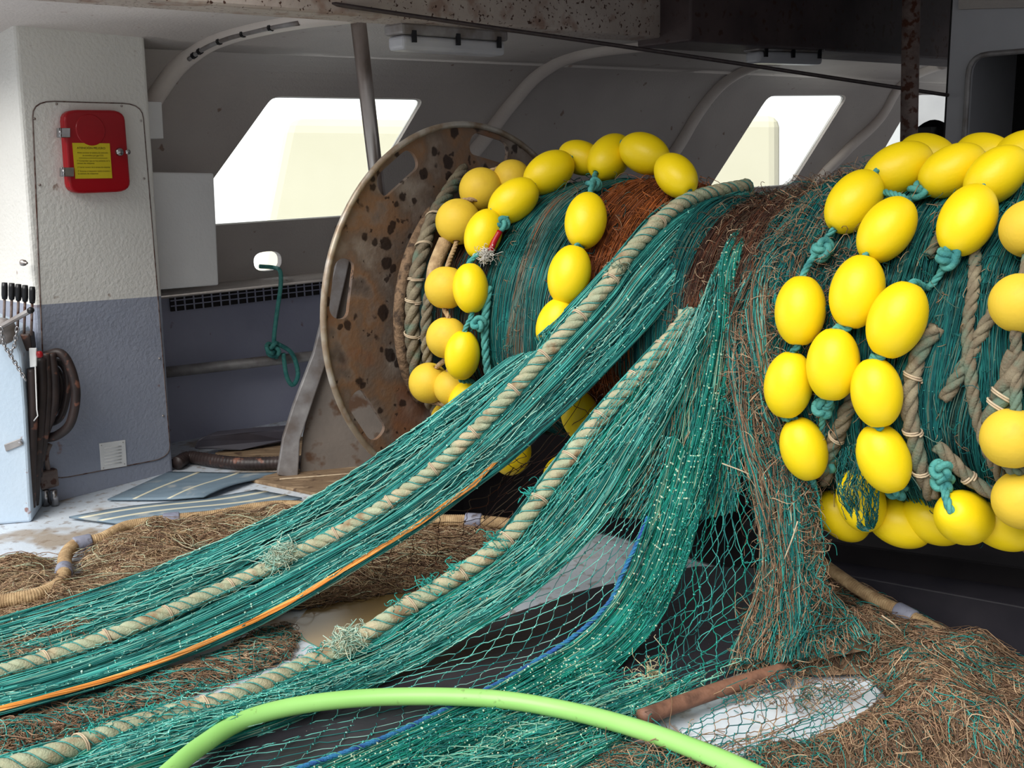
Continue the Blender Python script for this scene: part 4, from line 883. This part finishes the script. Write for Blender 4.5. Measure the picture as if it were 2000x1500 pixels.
fray(spine[near(spine, 560, 1092)] + Z3 * .02, 420, .03, ro); fray(spine[near(spine, 535, 1108)] + Z3 * .012, 300, .026, ro); fray(spine[near(spine, 1215, 535)], 160, .02, ro, cols=[(150, 170, 150), (120, 140, 120)])
oc = crom(rb[2], 160)[72:] + Z3 * .006
fd = np.clip(1 - np.arange(len(oc)) / 9, 0, 1)[:, None]; oc = oc + fd * np.array([-.03, .05, .012])
o_ = SB(); nn = 16
for k in range(nn):
    a = rng.uniform(0, 6.28); rr_ = rng.uniform(.002, .008); w_ = rng.uniform(10, 30); s_ = np.linspace(0, 1, len(oc))
    o_.strands((oc + rr_ * stk([np.cos(a + w_ * s_), np.sin(a + w_ * s_) * .5, np.sin(a + w_ * s_)], -1))[None], .0024, pal([lin(226, 146, 66), lin(206, 122, 50), lin(234, 170, 98)], 1), 5)
oo = o_.build('selvedge_cord', M['net'], e); oo['label'] = 'orange cord along the lower edge'
# second rope with the fan of net to its right
c2 = [L3([(1410, 520, 3.62), (1345, 610, 3.5), (1335, 640, 3.46), (1270, 715, 3.42), (1180, 815, 3.4), (1090, 930, 3.36), (1000, 1050, 3.3), (900, 1128, 3.25), (790, 1196, 3.2, .06), (690, 1262, 3.15, .05), (600, 1305, 3.1, .05), (450, 1372, 2.9, .04), (300, 1412, 2.8, .04), (100, 1482, 2.6, .04), (-60, 1530, 2.6, .04)]),
      L3([(1455, 455, 3.68), (1378, 560, 3.5), (1372, 610, 3.42), (1320, 700, 3.36), (1235, 830, 3.34), (1150, 945, 3.32), (1060, 1060, 3.27), (960, 1142, 3.22), (850, 1215, 3.16, .05), (740, 1282, 3.12, .04), (640, 1330, 3.0, .03), (500, 1392, 2.9, .03), (340, 1440, 2.7, .03), (160, 1500, 2.6, .03), (0, 1550, 2.5, .03)]),
      L3([(1505, 395, 3.86), (1460, 445, 3.64), (1425, 500, 3.52), (1412, 590, 3.4), (1360, 710, 3.34), (1290, 850, 3.31), (1220, 970, 3.29), (1140, 1070, 3.25), (1040, 1160, 3.2), (920, 1240, 3.14, .04), (800, 1305, 3.1, .03), (690, 1358, 3.0, .02), (560, 1412, 2.9, .02), (420, 1460, 2.7, .02), (250, 1520, 2.6, .02), (100, 1580, 2.5, .02)])]
e = tag(empty('net_fan', c2[0][8]), 'second thick rope with a fan of teal net spreading to its right', 'fishing net')
netting(c2, 460, 140, TEAL + GREEN[:2], 'netting', e, r=.0016, wander=.03, depth=.02, clump=.03, knots=24, seed=9, tail=.22, kr=1.3, kpal=TEAL + BROWN[:2])
mesh_net([l + np.array([0, -.02, .01]) for l in (crom(x[2:], 50) for x in c2)], 30, 60, TEAL[:5] + [lin(150, 196, 180)] * 2, 'outer_mesh', e, r=.0014, jit=.5, seed=16, depth=.018)
sp2 = crom(c2[0], 160) + np.array([0, -.02, .02])
ro = rope3(sp2[13:], .028, 'spine_rope', M['rope'], e, pitch=.125, step=.006); ro['label'] = 'thick grey green twisted rope'
for q in (0, 1, 2): twine_wrap(sp2[13:], .0266, .125, ro, ph=math.pi / 3 + q * math.pi * 2 / 3, r=.0019)
for x, y in ((1322, 648), (1291, 679), (1246, 748), (1186, 826), (1118, 901), (1055, 970), (978, 1042), (899, 1119), (803, 1185), (400, 1388), (160, 1462)):
    i_ = min(near(sp2, x, y), 157); T = sp2[i_ + 1] - sp2[i_]; ring(sp2[i_], T / np.linalg.norm(T), .0315, .0024, ro)
fray(sp2[near(sp2, 690, 1260)] + Z3 * .015, 420, .032, ro); fray(PZ(742, 1268, .06), 420, .032, ro); fray(sp2[near(sp2, 672, 1275)] + Z3 * .01, 300, .03, ro)
for x, y in ((1045, 960), (968, 1040), (890, 1108), (850, 1150), (790, 1190), (640, 1290), (310, 1408), (205, 1440)):
    fray(sp2[near(sp2, x, y)] + np.array([-.02, 0, .008]), 60, .03, ro, 'teal_twine_end', [(60, 180, 166), (40, 150, 140)])
edge = c2[0]; netting([[p + np.array([-.045, 0, -.004]) for p in sp2[20:150:6]], [p + np.array([-.015, 0, .004]) for p in sp2[20:150:6]]], 26, 110, TEAL, 'edge_twine', e, r=.0022, wander=.2, depth=.006, clump=.1, knots=12, seed=21)
# blue selvedge and the open mesh between it and the fan
bc = L3([(1318, 850, 3.28), (1284, 960, 3.26), (1256, 1040, 3.24), (1214, 1130, 3.22), (1190, 1182, 3.2), (1130, 1242, 3.17), (1040, 1302, 3.12), (960, 1348, 3.05), (850, 1402, 2.95), (740, 1452, 2.85), (600, 1502, 2.7), (480, 1545, 2.6)])
blu = tag(empty('open_net', bc[5]), 'open teal mesh panel with a blue edge cord lying over the black mat', 'fishing net')
fan_r = [p - Z3 * .0 for p in c2[2][5:15]]
mid = [tuple((np.array(a) + np.array(b)) / 2) for a, b in zip(crom(fan_r, 12), crom(bc, 12))]
mesh_net([crom(fan_r, 14), crom(mid, 14) - Z3 * .01, crom(bc, 14)], 12, 36, TEAL[:5] + [lin(150, 200, 190)], 'open_mesh', blu, r=.0015, jit=.16, seed=4, depth=.012)
bcr = crom(bc, 120) + Z3 * .006
co = rope3(bcr[18:] + np.array([0, -.008, .009]), .007, 'blue_cord', M['blue_rope'], blu, step=.006); co['label'] = 'blue edge cord'
twine_wrap(bcr[18:] + np.array([0, -.008, .009]), .0085, .06, co, r=.0016)
# dense green curtain right of the blue cord
dn_ = [bc, 
       L3([(1495, 405, 3.8), (1450, 462, 3.58), (1420, 520, 3.44), (1398, 640, 3.33), (1375, 760, 3.28), (1345, 890, 3.25), (1312, 1010, 3.22), (1270, 1130, 3.2), (1205, 1225, 3.15), (1105, 1305, 3.1), (1000, 1362, 3.0), (880, 1415, 2.9), (760, 1470, 2.8), (620, 1530, 2.6)]),
       L3([(1530, 390, 3.82), (1478, 445, 3.58), (1445, 500, 3.42), (1432, 640, 3.32), (1418, 760, 3.27), (1396, 890, 3.24), (1366, 1010, 3.21), (1332, 1120, 3.18), (1275, 1230, 3.14), (1190, 1310, 3.08), (1080, 1370, 3.0), (980, 1425, 2.9), (860, 1480, 2.8), (740, 1540, 2.6)])]
e = tag(empty('net_curtain', dn_[1][6]), 'dense green net curtain hanging from the drum beside the blue cord', 'fishing net')
netting(dn_[1:], 420, 120, GREEN + TEAL[:3], 'netting', e, r=.0016, wander=.025, depth=.016, clump=.03, knots=30, seed=13, tail=.25, kn=14, kpal=GREEN[:2] + [lin(190, 210, 180), lin(170, 196, 170)] * 4, kcol=1.1, kr=1.25)
netting([crom(bc, 12), crom(dn_[1][5:], 12), crom(dn_[2][5:], 12)], 300, 100, GREEN + TEAL[:2], 'lower_netting', e, r=.0015, wander=.03, depth=.012, clump=.03, knots=30, seed=17, kn=14, kpal=GREEN[:2] + [lin(200, 214, 190), lin(170, 196, 170)] * 4, kcol=1.1, kr=1.25)
mesh_net([l + np.array([0, -.02, .008]) for l in (crom(x[4:], 50) for x in dn_[1:])], 26, 60, GREEN[:4] + TEAL[:3] + [lin(170, 206, 180)], 'outer_mesh', e, r=.0014, jit=.5, seed=26, depth=.014)
# teal strands crowding the drum front between fan and brown net
tf = [L3([(1500, 392, 3.9), (1450, 440, 3.7), (1400, 520, 3.5), (1370, 600, 3.42), (1330, 720, 3.36), (1270, 880, 3.33), (1190, 1010, 3.3)]), L3([(1550, 378, 3.88), (1500, 420, 3.68), (1450, 520, 3.46), (1425, 640, 3.34), (1405, 760, 3.3), (1380, 900, 3.27), (1345, 1020, 3.24)]), L3([(1610, 355, 3.85), (1560, 400, 3.66), (1505, 500, 3.42), (1475, 640, 3.3), (1462, 760, 3.26), (1450, 880, 3.24), (1440, 1000, 3.22)])]
netting(tf, 460, 80, GREEN + TEALD + TEAL[:2] + BROWN[:2], 'upper_netting', e, r=.0014, wander=.04, depth=.016, clump=.03, knots=20, seed=23, tail=.35)
# loose open mesh right of the curtain
lm = [L3([(1425, 780, 3.26), (1398, 900, 3.24), (1368, 1010, 3.22), (1330, 1110, 3.2), (1300, 1180, 3.18), (1270, 1240, 3.1), (1220, 1320, 3.0)]), L3([(1440, 780, 3.22), (1430, 900, 3.2), (1425, 1010, 3.2), (1415, 1110, 3.18), (1390, 1190, 3.15), (1350, 1260, 3.1), (1290, 1350, 2.9)]), L3([(1460, 780, 3.2), (1475, 900, 3.17), (1500, 1010, 3.16), (1500, 1110, 3.15), (1480, 1200, 3.12), (1440, 1270, 3.05), (1380, 1370, 2.9)])]
e2 = tag(empty('loose_mesh', lm[1][4]), 'loose open teal mesh hanging between the green curtain and the brown net', 'fishing net')
mesh_net(lm, 13, 22, TEAL[:4] + GREEN[:2], 'open_mesh', e2, r=.0016, jit=.35, seed=8, depth=.03)
mesh_net([[p + np.array([.02, .03, 0]) for p in l] for l in lm], 9, 17, TEAL[:4], 'rear_mesh', e2, r=.0014, jit=.4, seed=28, depth=.03)
# brown weedy column
bcol = [L3([(1455, 560, 3.34), (1440, 700, 3.26), (1452, 840, 3.2), (1478, 960, 3.17), (1490, 1060, 3.15), (1478, 1150, 3.13), (1440, 1250, 3.08), (1420, 1300, 3.0)]), L3([(1520, 480, 3.36), (1480, 640, 3.22), (1500, 800, 3.16), (1535, 920, 3.13), (1550, 1040, 3.11), (1550, 1140, 3.1), (1540, 1240, 3.05), (1530, 1300, 3.0)]), L3([(1580, 420, 3.5), (1520, 560, 3.24), (1512, 720, 3.16), (1555, 850, 3.12), (1588, 950, 3.1), (1600, 1050, 3.09), (1612, 1130, 3.08), (1660, 1200, 3.1), (1700, 1260, 3.0)])]
e = tag(empty('weedy_net', bcol[1][6]), 'brown weedy net column hanging from drum to deck left of the oval floats', 'fishing net')
backing(bcol, 'inner_layer', e, off=.02, mat='mud')
netting(bcol, 460, 80, MIX + TEAL[:6] + TEALD[:4], 'netting', e, r=.0014, wander=.06, depth=.03, bulge=.03, clump=.04, knots=26, seed=31)
mesh_net([[p + np.array([0, -.045, 0]) for p in l] for l in bcol], 14, 54, TEAL[:4] + TEALD[:2], 'mesh', e, r=.0014, jit=.4, seed=18, depth=.02)
G = surf(bcol, 60); nn = 2200; uu, vv = rng.uniform(.05, 1, (nn, 1)), rng.uniform(.0, 1, (nn, 1)); P = at_uv(G, uu, vv)[:, 0] + at_uv(sheet_normal(G), uu, vv)[:, 0] * .02
D = stk([rng.normal(0, .4, nn), rng.normal(-.2, .3, nn), rng.normal(-1, .3, nn)], -1)
o = SB().strands(fibers(P, D, (.055 * rng.uniform(.4, 1.4, nn)), .4), .0011, pal(BROWN + BROWN + TEAL[:2], nn, .3)).build('weed_fibres', M['net'], e); o['kind'] = 'stuff'
# dark mesh under the first ribbon
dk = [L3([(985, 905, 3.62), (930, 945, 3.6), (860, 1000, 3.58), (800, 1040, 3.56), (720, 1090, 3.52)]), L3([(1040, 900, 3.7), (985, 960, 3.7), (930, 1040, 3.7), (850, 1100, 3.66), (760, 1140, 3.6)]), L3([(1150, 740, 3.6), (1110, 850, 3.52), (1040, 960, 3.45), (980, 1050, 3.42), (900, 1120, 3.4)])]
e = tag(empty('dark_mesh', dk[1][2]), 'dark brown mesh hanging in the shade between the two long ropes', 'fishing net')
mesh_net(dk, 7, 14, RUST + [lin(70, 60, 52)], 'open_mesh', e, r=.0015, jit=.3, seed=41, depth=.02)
mesh_net([[dhit(x, y, .67) for x, y in l] for l in ([(1098, 765), (1100, 810), (1110, 860)], [(1135, 755), (1138, 812), (1130, 865)], [(1178, 770), (1172, 815), (1160, 850)])], 3, 5, RUST, 'float_mesh', e, r=.0014, jit=.2, seed=43, depth=.002)
mesh_net([[dhit(x, y, .655) for x, y in l] for l in ([(955, 870), (960, 900), (975, 922)], [(1000, 850), (1000, 885), (1002, 922)], [(1042, 860), (1038, 890), (1028, 915)])], 3, 5, RUST, 'float_mesh', e, r=.0014, jit=.2, seed=44, depth=.002)
hs_ = [[dhit(x, y, .685) for x, y in l] for l in ([(1640, 880), (1636, 950), (1660, 1020), (1690, 1030)], [(1680, 860), (1676, 950), (1682, 1020), (1700, 1032)], [(1708, 850), (1716, 940), (1712, 1010), (1706, 1032)])]
e = tag(empty('strand_tuft', hs_[1][2]), 'tuft of dark teal strands draped over a low float at right', 'fishing net')
netting(hs_, 60, 40, TEALD, 'strands', e, r=.0014, wander=.06, depth=.006, clump=.04, knots=0, seed=51)
# ------------------------------------------------------------------ muddy net heaps on the deck
def inpoly(X, Y, P):
    c = np.zeros(X.shape, bool); n = len(P)
    for i in range(n):
        a, b = P[i], P[i - 1]
        with np.errstate(divide='ignore', invalid='ignore'):
            c ^= ((a[1] > Y) != (b[1] > Y)) & (X < (b[0] - a[0]) * (Y - a[1]) / (b[1] - a[1]) + a[0])
    return c
def edged(X, Y, P):
    d = np.full(X.shape, 9.)
    for i in range(len(P)):
        a, b = np.array(P[i]), np.array(P[i - 1]); ab = b - a; t = np.clip(((X - a[0]) * ab[0] + (Y - a[1]) * ab[1]) / (ab @ ab), 0, 1)
        d = np.minimum(d, np.hypot(X - a[0] - t * ab[0], Y - a[1] - t * ab[1]))
    return d
def heap(name, px, h, label, n_f, n_s, flow, p, seed, ps=None, ln=.06, rise=.16, body=True, lumps=.5, zb=.006):
    P = [PZ(x, y)[:2] for x, y in px]; q, q2 = Noise(2, 6, seed), Noise(2, 22, seed + 1)
    xs = np.array(P); x0, y0 = xs.min(0); x1, y1 = xs.max(0)
    def H(X, Y):
        e = np.where(inpoly(X, Y, P), np.clip(edged(X, Y, P) / rise, 0, 1), 0); e = e * (2 - e); return zb + h * e * (1 + lumps * q(stk([X, Y], -1)) * .7) .clip(.15) + (.007 + .16 * h) * e * q2(stk([X, Y], -1))
    r_ = tag(empty(name, (xs[:, 0].mean(), xs[:, 1].mean(), 0)), label, 'fishing net')
    if body:
        st = .022; gx, gy = np.meshgrid(np.arange(x0, x1 + st, st), np.arange(y0, y1 + st, st), indexing='ij'); Zz = H(gx, gy); ok = inpoly(gx, gy, P)
        Zz = np.where(ok, Zz, .0); V = stk([gx, gy, Zz], -1); a, b = gx.shape; i, j = np.meshgrid(np.arange(a - 1), np.arange(b - 1), indexing='ij')
        k = (ok[:-1, :-1] & ok[1:, :-1] & ok[1:, 1:] & ok[:-1, 1:]); i, j = i[k], j[k]
        npmesh('matted_mass', V, stk([i * b + j, (i + 1) * b + j, (i + 1) * b + j + 1, i * b + j + 1], -1), M['mud'], r_)
    def pts(n):
        X = np.empty(0); Y = np.empty(0)
        while len(X) < n:
            a, b = rng.uniform(x0, x1, n * 2), rng.uniform(y0, y1, n * 2); k = inpoly(a, b, P); X, Y = np.r_[X, a[k]], np.r_[Y, b[k]]
        return X[:n], Y[:n]
    for n, nm, pp, L_, cu, rr, lift in ((int(n_f * 1.8), 'weed_fibres', p, ln, .34, .0011, .2), (n_s, 'twine', ps or p, ln * 3, .16, .0013, .06)):
        if not n: continue
        X, Y = pts(n); Zz = H(X, Y); D = np.array(flow(X, Y)).T; D = np.c_[D / np.maximum(np.linalg.norm(D, axis=1, keepdims=True), 1e-6), np.zeros(n)]
        D = D + rng.normal(0, .38, (n, 3)) * [1, 1, lift]; D[:, 2] = D[:, 2] * .6
        F_ = fibers(np.c_[X, Y, Zz + .004], D, L_ * rng.uniform(.35, 1.4, n), cu, 9)
        k = inpoly(F_[:, -1, 0], F_[:, -1, 1], P); F_ = F_[k]; n = len(F_)
        F_[..., 2] = np.maximum(F_[..., 2] * .35 + (H(F_[..., 0], F_[..., 1]) + rng.uniform(0, .022, (n, 1))) * .65, .004)
        o = SB().strands(F_, rr * rng.uniform(.7, 1.5, n), pal(pp, n, .3)).build(nm, M['net'], r_); o['kind'] = 'stuff'
    return r_, H
src = PZ(1520, 1180)
def radial(X, Y): return X - src[0], Y - src[1]
heapR, HR = heap('muddy_net', [(1440, 1225), (1490, 1170), (1600, 1125), (1680, 1165), (1760, 1205), (1850, 1255), (2000, 1318), (2120, 1370), (2120, 1540), (1500, 1540), (1420, 1480), (1640, 1450), (1740, 1380), (1700, 1330), (1560, 1335), (1500, 1310)], .085,
     'big brown muddy net heap spread over the deck at lower right', 9000, 1500, radial, BROWN * 3 + TEAL[:2], 61, MIX)
heapB, HB = heap('muddy_net', [(1180, 1462), (1300, 1478), (1400, 1506), (1500, 1530), (1560, 1540), (900, 1545), (990, 1510)], .015,
     'brown and teal net scraps along the bottom edge behind the green hose', 2200, 900, lambda X, Y: (np.ones_like(X), .15 + 0 * X), BROWN * 2 + TEAL, 67, TEAL + BROWN[:2], ln=.06)
heapL, HL = heap('muddy_net', [(-60, 1130), (0, 1108), (60, 1100), (110, 1098), (110, 1140), (150, 1150), (160, 1092), (200, 1072), (250, 1050), (330, 1036), (430, 1026), (560, 1006), (660, 1012), (830, 1034), (960, 1040), (1060, 1062), (1020, 1105), (900, 1140), (760, 1166), (640, 1186), (560, 1200), (420, 1240), (200, 1330), (-60, 1400)], .05,
     'brown muddy net heap on the deck behind the long teal ribbon at left', 9000, 2600, lambda X, Y: (np.ones_like(X), .45 * np.sin(X * 5) + .1), BROWN * 2 + [lin(196, 176, 142), lin(180, 156, 120), lin(166, 140, 108)] * 2, 71, BROWN + [lin(214, 200, 170), lin(190, 200, 170)] * 2, rise=.2)
heapC, HC = heap('muddy_net', [(-60, 1425), (120, 1385), (300, 1330), (420, 1290), (500, 1240), (560, 1222), (590, 1250), (570, 1290), (440, 1345), (300, 1390), (120, 1450), (-60, 1510)], .03,
     'narrow brown net strip between the orange cord and the second rope', 2200, 1500, lambda X, Y: (-np.ones_like(X), .35 + 0 * X), BROWN * 2 + TEAL[:3], 77, TEAL + BROWN[:3])
# flat teal net in the lower left foreground
lf = [L3([(640, 1262, 3.2, .03), (480, 1330, 3.0, .03), (300, 1380, 2.9, .03), (120, 1440, 2.7, .03), (-60, 1490, 2.6, .03)]), L3([(660, 1300, 3.1, .03), (500, 1370, 2.9, .03), (320, 1425, 2.7, .03), (120, 1490, 2.6, .03), (-60, 1545, 2.5, .03)]), L3([(740, 1300, 3.0, .02), (610, 1360, 2.9, .02), (450, 1415, 2.7, .02), (290, 1480, 2.6, .02), (100, 1570, 2.4, .02)])]
e = tag(empty('net_sheet', lf[1][2]), 'flat teal net with loose meshes in the lower left corner', 'fishing net')
netting(lf, 260, 80, TEAL + [lin(120, 200, 186)], 'netting', e, r=.0014, wander=.05, depth=.012, clump=.04, knots=20, seed=81, tail=.3)
mesh_net([[p + Z3 * .012 for p in l] for l in lf], 14, 40, [lin(110, 196, 180), lin(140, 206, 190)] + TEAL[:2], 'mesh', e, r=.0014, jit=.35, seed=83, depth=.012)
# teal net heap under and below the hose
bf = [L3([(1190, 1310, 3.0, .02), (1050, 1370, 2.9, .02), (900, 1430, 2.8, .02), (740, 1490, 2.6, .02), (600, 1560, 2.4, .02)]), L3([(1290, 1330, 2.9, .025), (1150, 1400, 2.8, .025), (1000, 1460, 2.7, .025), (840, 1530, 2.5, .025), (700, 1600, 2.4, .025)]), L3([(1480, 1290, 3.0, .03), (1300, 1400, 2.8, .03), (1200, 1470, 2.7, .03), (1060, 1540, 2.5, .03), (950, 1600, 2.4, .03)])]
e = tag(empty('net_sheet', bf[1][2]), 'flat green net lying on the black mat below the green hose', 'fishing net')
netting(bf, 420, 90, GREEN + TEAL + [lin(110, 196, 170)], 'netting', e, r=.0015, wander=.05, depth=.014, clump=.04, knots=26, seed=85, tail=.3, kpal=GREEN + [lin(200, 206, 180)] * 4, kcol=1.2)
mesh_net([[p + Z3 * .015 for p in l] for l in bf], 16, 30, TEAL[:4] + [lin(150, 206, 180)], 'mesh', e, r=.0013, jit=.4, seed=87, depth=.014)
fray(PZ(1272, 1325, .03), 60, .06, e, 'pale_twine_scraps', [(222, 210, 170), (206, 196, 160)])
# open mesh over the white plate, mesh on brown heap
wm = [[PZ(x, y, z) for x, y, z in l] for l in ([(1480, 1310, .06), (1400, 1390, .055), (1300, 1450, .05), (1240, 1500, .05)], [(1600, 1320, .08), (1540, 1400, .075), (1440, 1460, .06), (1380, 1520, .05)], [(1740, 1320, .1), (1720, 1400, .1), (1660, 1450, .09), (1560, 1530, .08)])]
e = tag(empty('loose_mesh', wm[1][1]), 'thin open net stretched over the white plate and the brown pole', 'fishing net')
mesh_net(wm, 24, 20, TEALD[:3] + TEAL[:2] + BROWN[:3], 'open_mesh', e, r=.0014, jit=.35, seed=91, depth=.012)
G = surf(wm, 40); nn = 900; uu, vv = rng.uniform(0, 1, (nn, 1)), rng.uniform(0, 1, (nn, 1)) ** .7; P = at_uv(G, uu, vv)[:, 0]; k_ = Noise(2, 8, 5)(P[:, :2]) > .1; P = P[k_]; nn = len(P)
o = SB().strands(fibers(P, rng.normal(0, 1, (nn, 3)) * [1, 1, .15], .06 * rng.uniform(.4, 1.5, nn), .35), .0012, pal(BROWN + TEAL[:2], nn, .3)).build('weed_fibres', M['net'], e); o['kind'] = 'stuff'
# wrapped ground rope with lead rings
def wrapped(px, label, rings, r=.025, z=.05):
    P = crom([PZ(x, y, z if len(c) == 0 else c[0]) for x, y, *c in px], 60); L = np.linalg.norm(np.diff(P, axis=0), axis=1).sum(); n = int(L / .0021); Q = crom(P, n)
    Q = Q + .004 * stk([Noise(1, 9, 5)(Q[:, :1]), Noise(1, 9, 6)(Q[:, :1]), 0 * Q[:, 0]], -1)
    rad = r * (1 + .05 * np.sin(np.arange(n) * 2 * math.pi / 4)) * (1 + .03 * Noise(1, 4, 7)(Q[:, :1]))
    e = tag(empty('ground_rope', P[0]), label, 'rope'); MB().tube(Q, rad, 14).build('rope', M['manila'], e, True)
    for f_ in rings:
        i = near(Q, *f_); T = Q[min(i + 4, n - 1)] - Q[max(i - 4, 0)]; T /= np.linalg.norm(T)
        MB().lathe([(r * 1.02, -.036), (r * 1.28, -.034), (r * 1.34, -.03), (r * 1.34, .03), (r * 1.28, .034), (r * 1.02, .036)], Q[i], T, 22).build('lead_ring', M['ring'], e, True)['label'] = 'grey lead ring'
    return e
wrapped([(-60, 1180, .1), (20, 1172, .1), (80, 1160, .1), (118, 1140, .09), (128, 1112, .075), (130, 1085), (150, 1064), (200, 1052), (250, 1028), (330, 1016), (420, 1006), (500, 992), (570, 988), (660, 1000), (760, 1008, .07), (840, 1016, .09), (930, 1018, .09), (1010, 1026, .09), (1060, 1036, .08)], 'tan wrapped ground rope with grey rings snaking along the left net heap', ((128, 1116), (160, 1057), (335, 1014), (925, 1019)))
wrapped([(1590, 1090, .16), (1650, 1133, .14), (1700, 1166, .12), (1768, 1201, .11), (1850, 1246, .1), (1930, 1286, .095), (2010, 1322, .09), (2120, 1378, .09)], 'tan wrapped ground rope with one grey ring at the back of the right net heap', ((1768, 1201),), r=.021)
# ------------------------------------------------------------------ other things on the deck
def flat(name, px, z0, z1, mat, label=None, cat=None, parent=None, bevel=0, warp=None):
    P = [PZ(x, y, z1) for x, y in px]
    o = MB().prism(P, (0, 0, z0 - z1)).build(name, mat, parent, False, bevel)
    return tag(o, label, cat)
flat('rubber_mat', [(600, 1372), (700, 1330), (830, 1268), (960, 1212), (1110, 1160), (1240, 1128), (1360, 1105), (1500, 1110), (1530, 1200), (1500, 1290), (1330, 1350), (1250, 1420), (1100, 1560), (250, 1560)], .0, .012, M['mat'], 'black rubber mat on the deck under the open mesh', 'mat', bevel=.003)
flat('white_plate', [(1330, 1425), (1400, 1385), (1490, 1352), (1600, 1330), (1700, 1326), (1722, 1350), (1700, 1390), (1640, 1432), (1500, 1470), (1400, 1480), (1310, 1470)], .006, .04, M['plate'], 'shiny white plate half covered by net beside the brown pole', 'plate', bevel=.01)
bp = crom([PZ(1252, 1402, .06), PZ(1390, 1352, .065), PZ(1540, 1306, .07)], 14)
tag(MB().tube(bp, .0235, 16).build('brown_pole', M['brown_pole'], None, True), 'brown weathered pole lying under the net right of the green hose', 'pole')
gh = crom([PZ(230, 1600, .08), PZ(330, 1508, .08), PZ(395, 1455, .08), PZ(480, 1405, .08), PZ(600, 1375, .08), PZ(760, 1361, .075), PZ(950, 1364, .07), PZ(1100, 1386, .07), PZ(1250, 1425, .085), PZ(1400, 1480, .11), PZ(1520, 1535, .12)], 160)
tag(MB().tube(gh, .0255, 24).build('water_hose', M['green_hose'], None, True), 'light green hose arching over the nets in the foreground', 'hose')
def bent(name, px, zs, mat, label, cat, th=.008):
    P = [PZ(x, y, z) for (x, y), z in zip(px, zs)]; return tag(MB().prism(P, (0, 0, -th)).build(name, mat, None), label, cat)
e = tag(empty('rubber_strip', PZ(400, 950)), 'blue grey rubber sheet with cream stripe lying closest to the column', 'mat')
def sheet(px4, curl, mat, nm, parent, th=.008, n=16, lo=0., hi=1., zo=0.):
    a, b, c, d = [PZ(x, y, .012) for x, y in px4]; V = []; us = np.linspace(0, 1, n); vs = np.linspace(lo, hi, 7)
    for u in us:
        for v in vs: p = (a * (1 - u) + b * u) * (1 - v) + (d * (1 - u) + c * u) * v; V.append(p + Z3 * (curl(u, v) + zo))
    V = np.array(V); k = len(vs); mb = MB(); mb.add(V, [(i * k + j, (i + 1) * k + j, (i + 1) * k + j + 1, i * k + j + 1) for i in range(n - 1) for j in range(k - 1)])
    o = mb.build(nm, mat, parent, True); s_ = o.modifiers.new('solid', 'SOLIDIFY'); s_.thickness = th; s_.offset = 0; return o
cu1 = lambda u, v: .035 * max(0, v - .55) ** 1.2 * (1 - .4 * u) + .012 * math.sin(u * 5) * v
sheet([(210, 976), (330, 922), (545, 922), (398, 976)], cu1, M['strip'], 'sheet', e)
for a_ in (.26, .62): sheet([(210, 976), (330, 922), (545, 922), (398, 976)], cu1, M['cream'], 'stripe', e, .002, lo=a_, hi=a_ + .035, zo=.0045)
e = tag(empty('rubber_strip', PZ(300, 1000)), 'blue grey striped rubber sheet lying partly under the tan ground rope', 'mat')
cu2 = lambda u, v: .008 * math.sin(u * 6) + .004
sheet([(135, 1012), (500, 958), (590, 974), (228, 1024)], cu2, M['strip'], 'sheet', e)
for a_ in (.2, .62): sheet([(135, 1012), (500, 958), (590, 974), (228, 1024)], cu2, M['cream'], 'stripe', e, .002, lo=a_, hi=a_ + .09, zo=.0045)
flat('plywood_board', [(488, 936), (560, 918), (700, 905), (800, 915), (770, 940), (620, 964)], .0, .016, M['ply'], 'weathered plywood board under the foot of the drum support', 'board', bevel=.003)
flat('plywood_board', [(420, 884), (470, 868), (610, 850), (620, 905), (450, 900)], .0, .02, M['ply'], 'plywood board lying in the dark corner behind the drum support', 'board', bevel=.003)
sh = crom([PZ(345, 905, .04), PZ(370, 893, .04), PZ(420, 900, .04), PZ(480, 905, .04), PZ(560, 903, .04), PZ(640, 900, .04)], 140)
tag(MB().tube(sh, .034 * (1 + .05 * np.sin(np.arange(140) * 2.1)), 14).build('suction_hose', M['hose_rub'], None, True), 'dark ribbed hose lying on deck between column and drum support', 'hose')
tr_ = [PY(376, 878, 5.75), PY(385, 858, 5.75), PY(400, 852, 5.75), PY(480, 845, 5.8), PY(560, 838, 5.9), PY(560, 862, 5.9), PY(470, 880, 5.8)]
tag(MB().prism(tr_, (.05, .12, 0)).build('fish_tray', M['sill'], None, False, .012), 'dark blue tray edge standing in the corner below the pipe', 'tray')
tw = crom([PZ(546, 936, .02), PZ(600, 932, .02), PZ(700, 924, .02), PZ(780, 920, .02)], 20)
tag(MB().tube(tw, .004, 6).build('pale_cord', M['seiz'], None, True), 'thin pale cord stretched over the plywood at the support foot', 'cord')
pd = MB().prism([PZ(x, y, .004) for x, y in [(560, 1236), (600, 1190), (700, 1168), (850, 1150), (930, 1160), (820, 1215), (700, 1262), (620, 1262)]], (0, 0, -.003)).build('puddle', None or material('muddy_water', [(140, 116, 74), (126, 104, 68)], 3, .22, spec=.4)); tag(pd, 'shallow muddy brown puddle on the deck between the two long ropes', 'puddle')

for (a, b, Y, lb_) in (((1410, 905), (1494, 943), 3.14, 'thin white splinter caught in the net left of the half hidden oval float'), ((1558, 1018), (1532, 1092), 3.0, 'pale twig hanging upright in the brown net column'), ((1722, 1202), (1762, 1236), 2.98, 'thin pale twig lying on the brown net heap below the grey ring')):
    tag(MB().tube(crom([PY(*a, Y), PY((a[0] + b[0]) / 2 + 2, (a[1] + b[1]) / 2 - 2, Y - .01), PY(*b, Y)], 8), .0022, 6).build('twig', M['seiz'], None, True), lb_, 'twig')
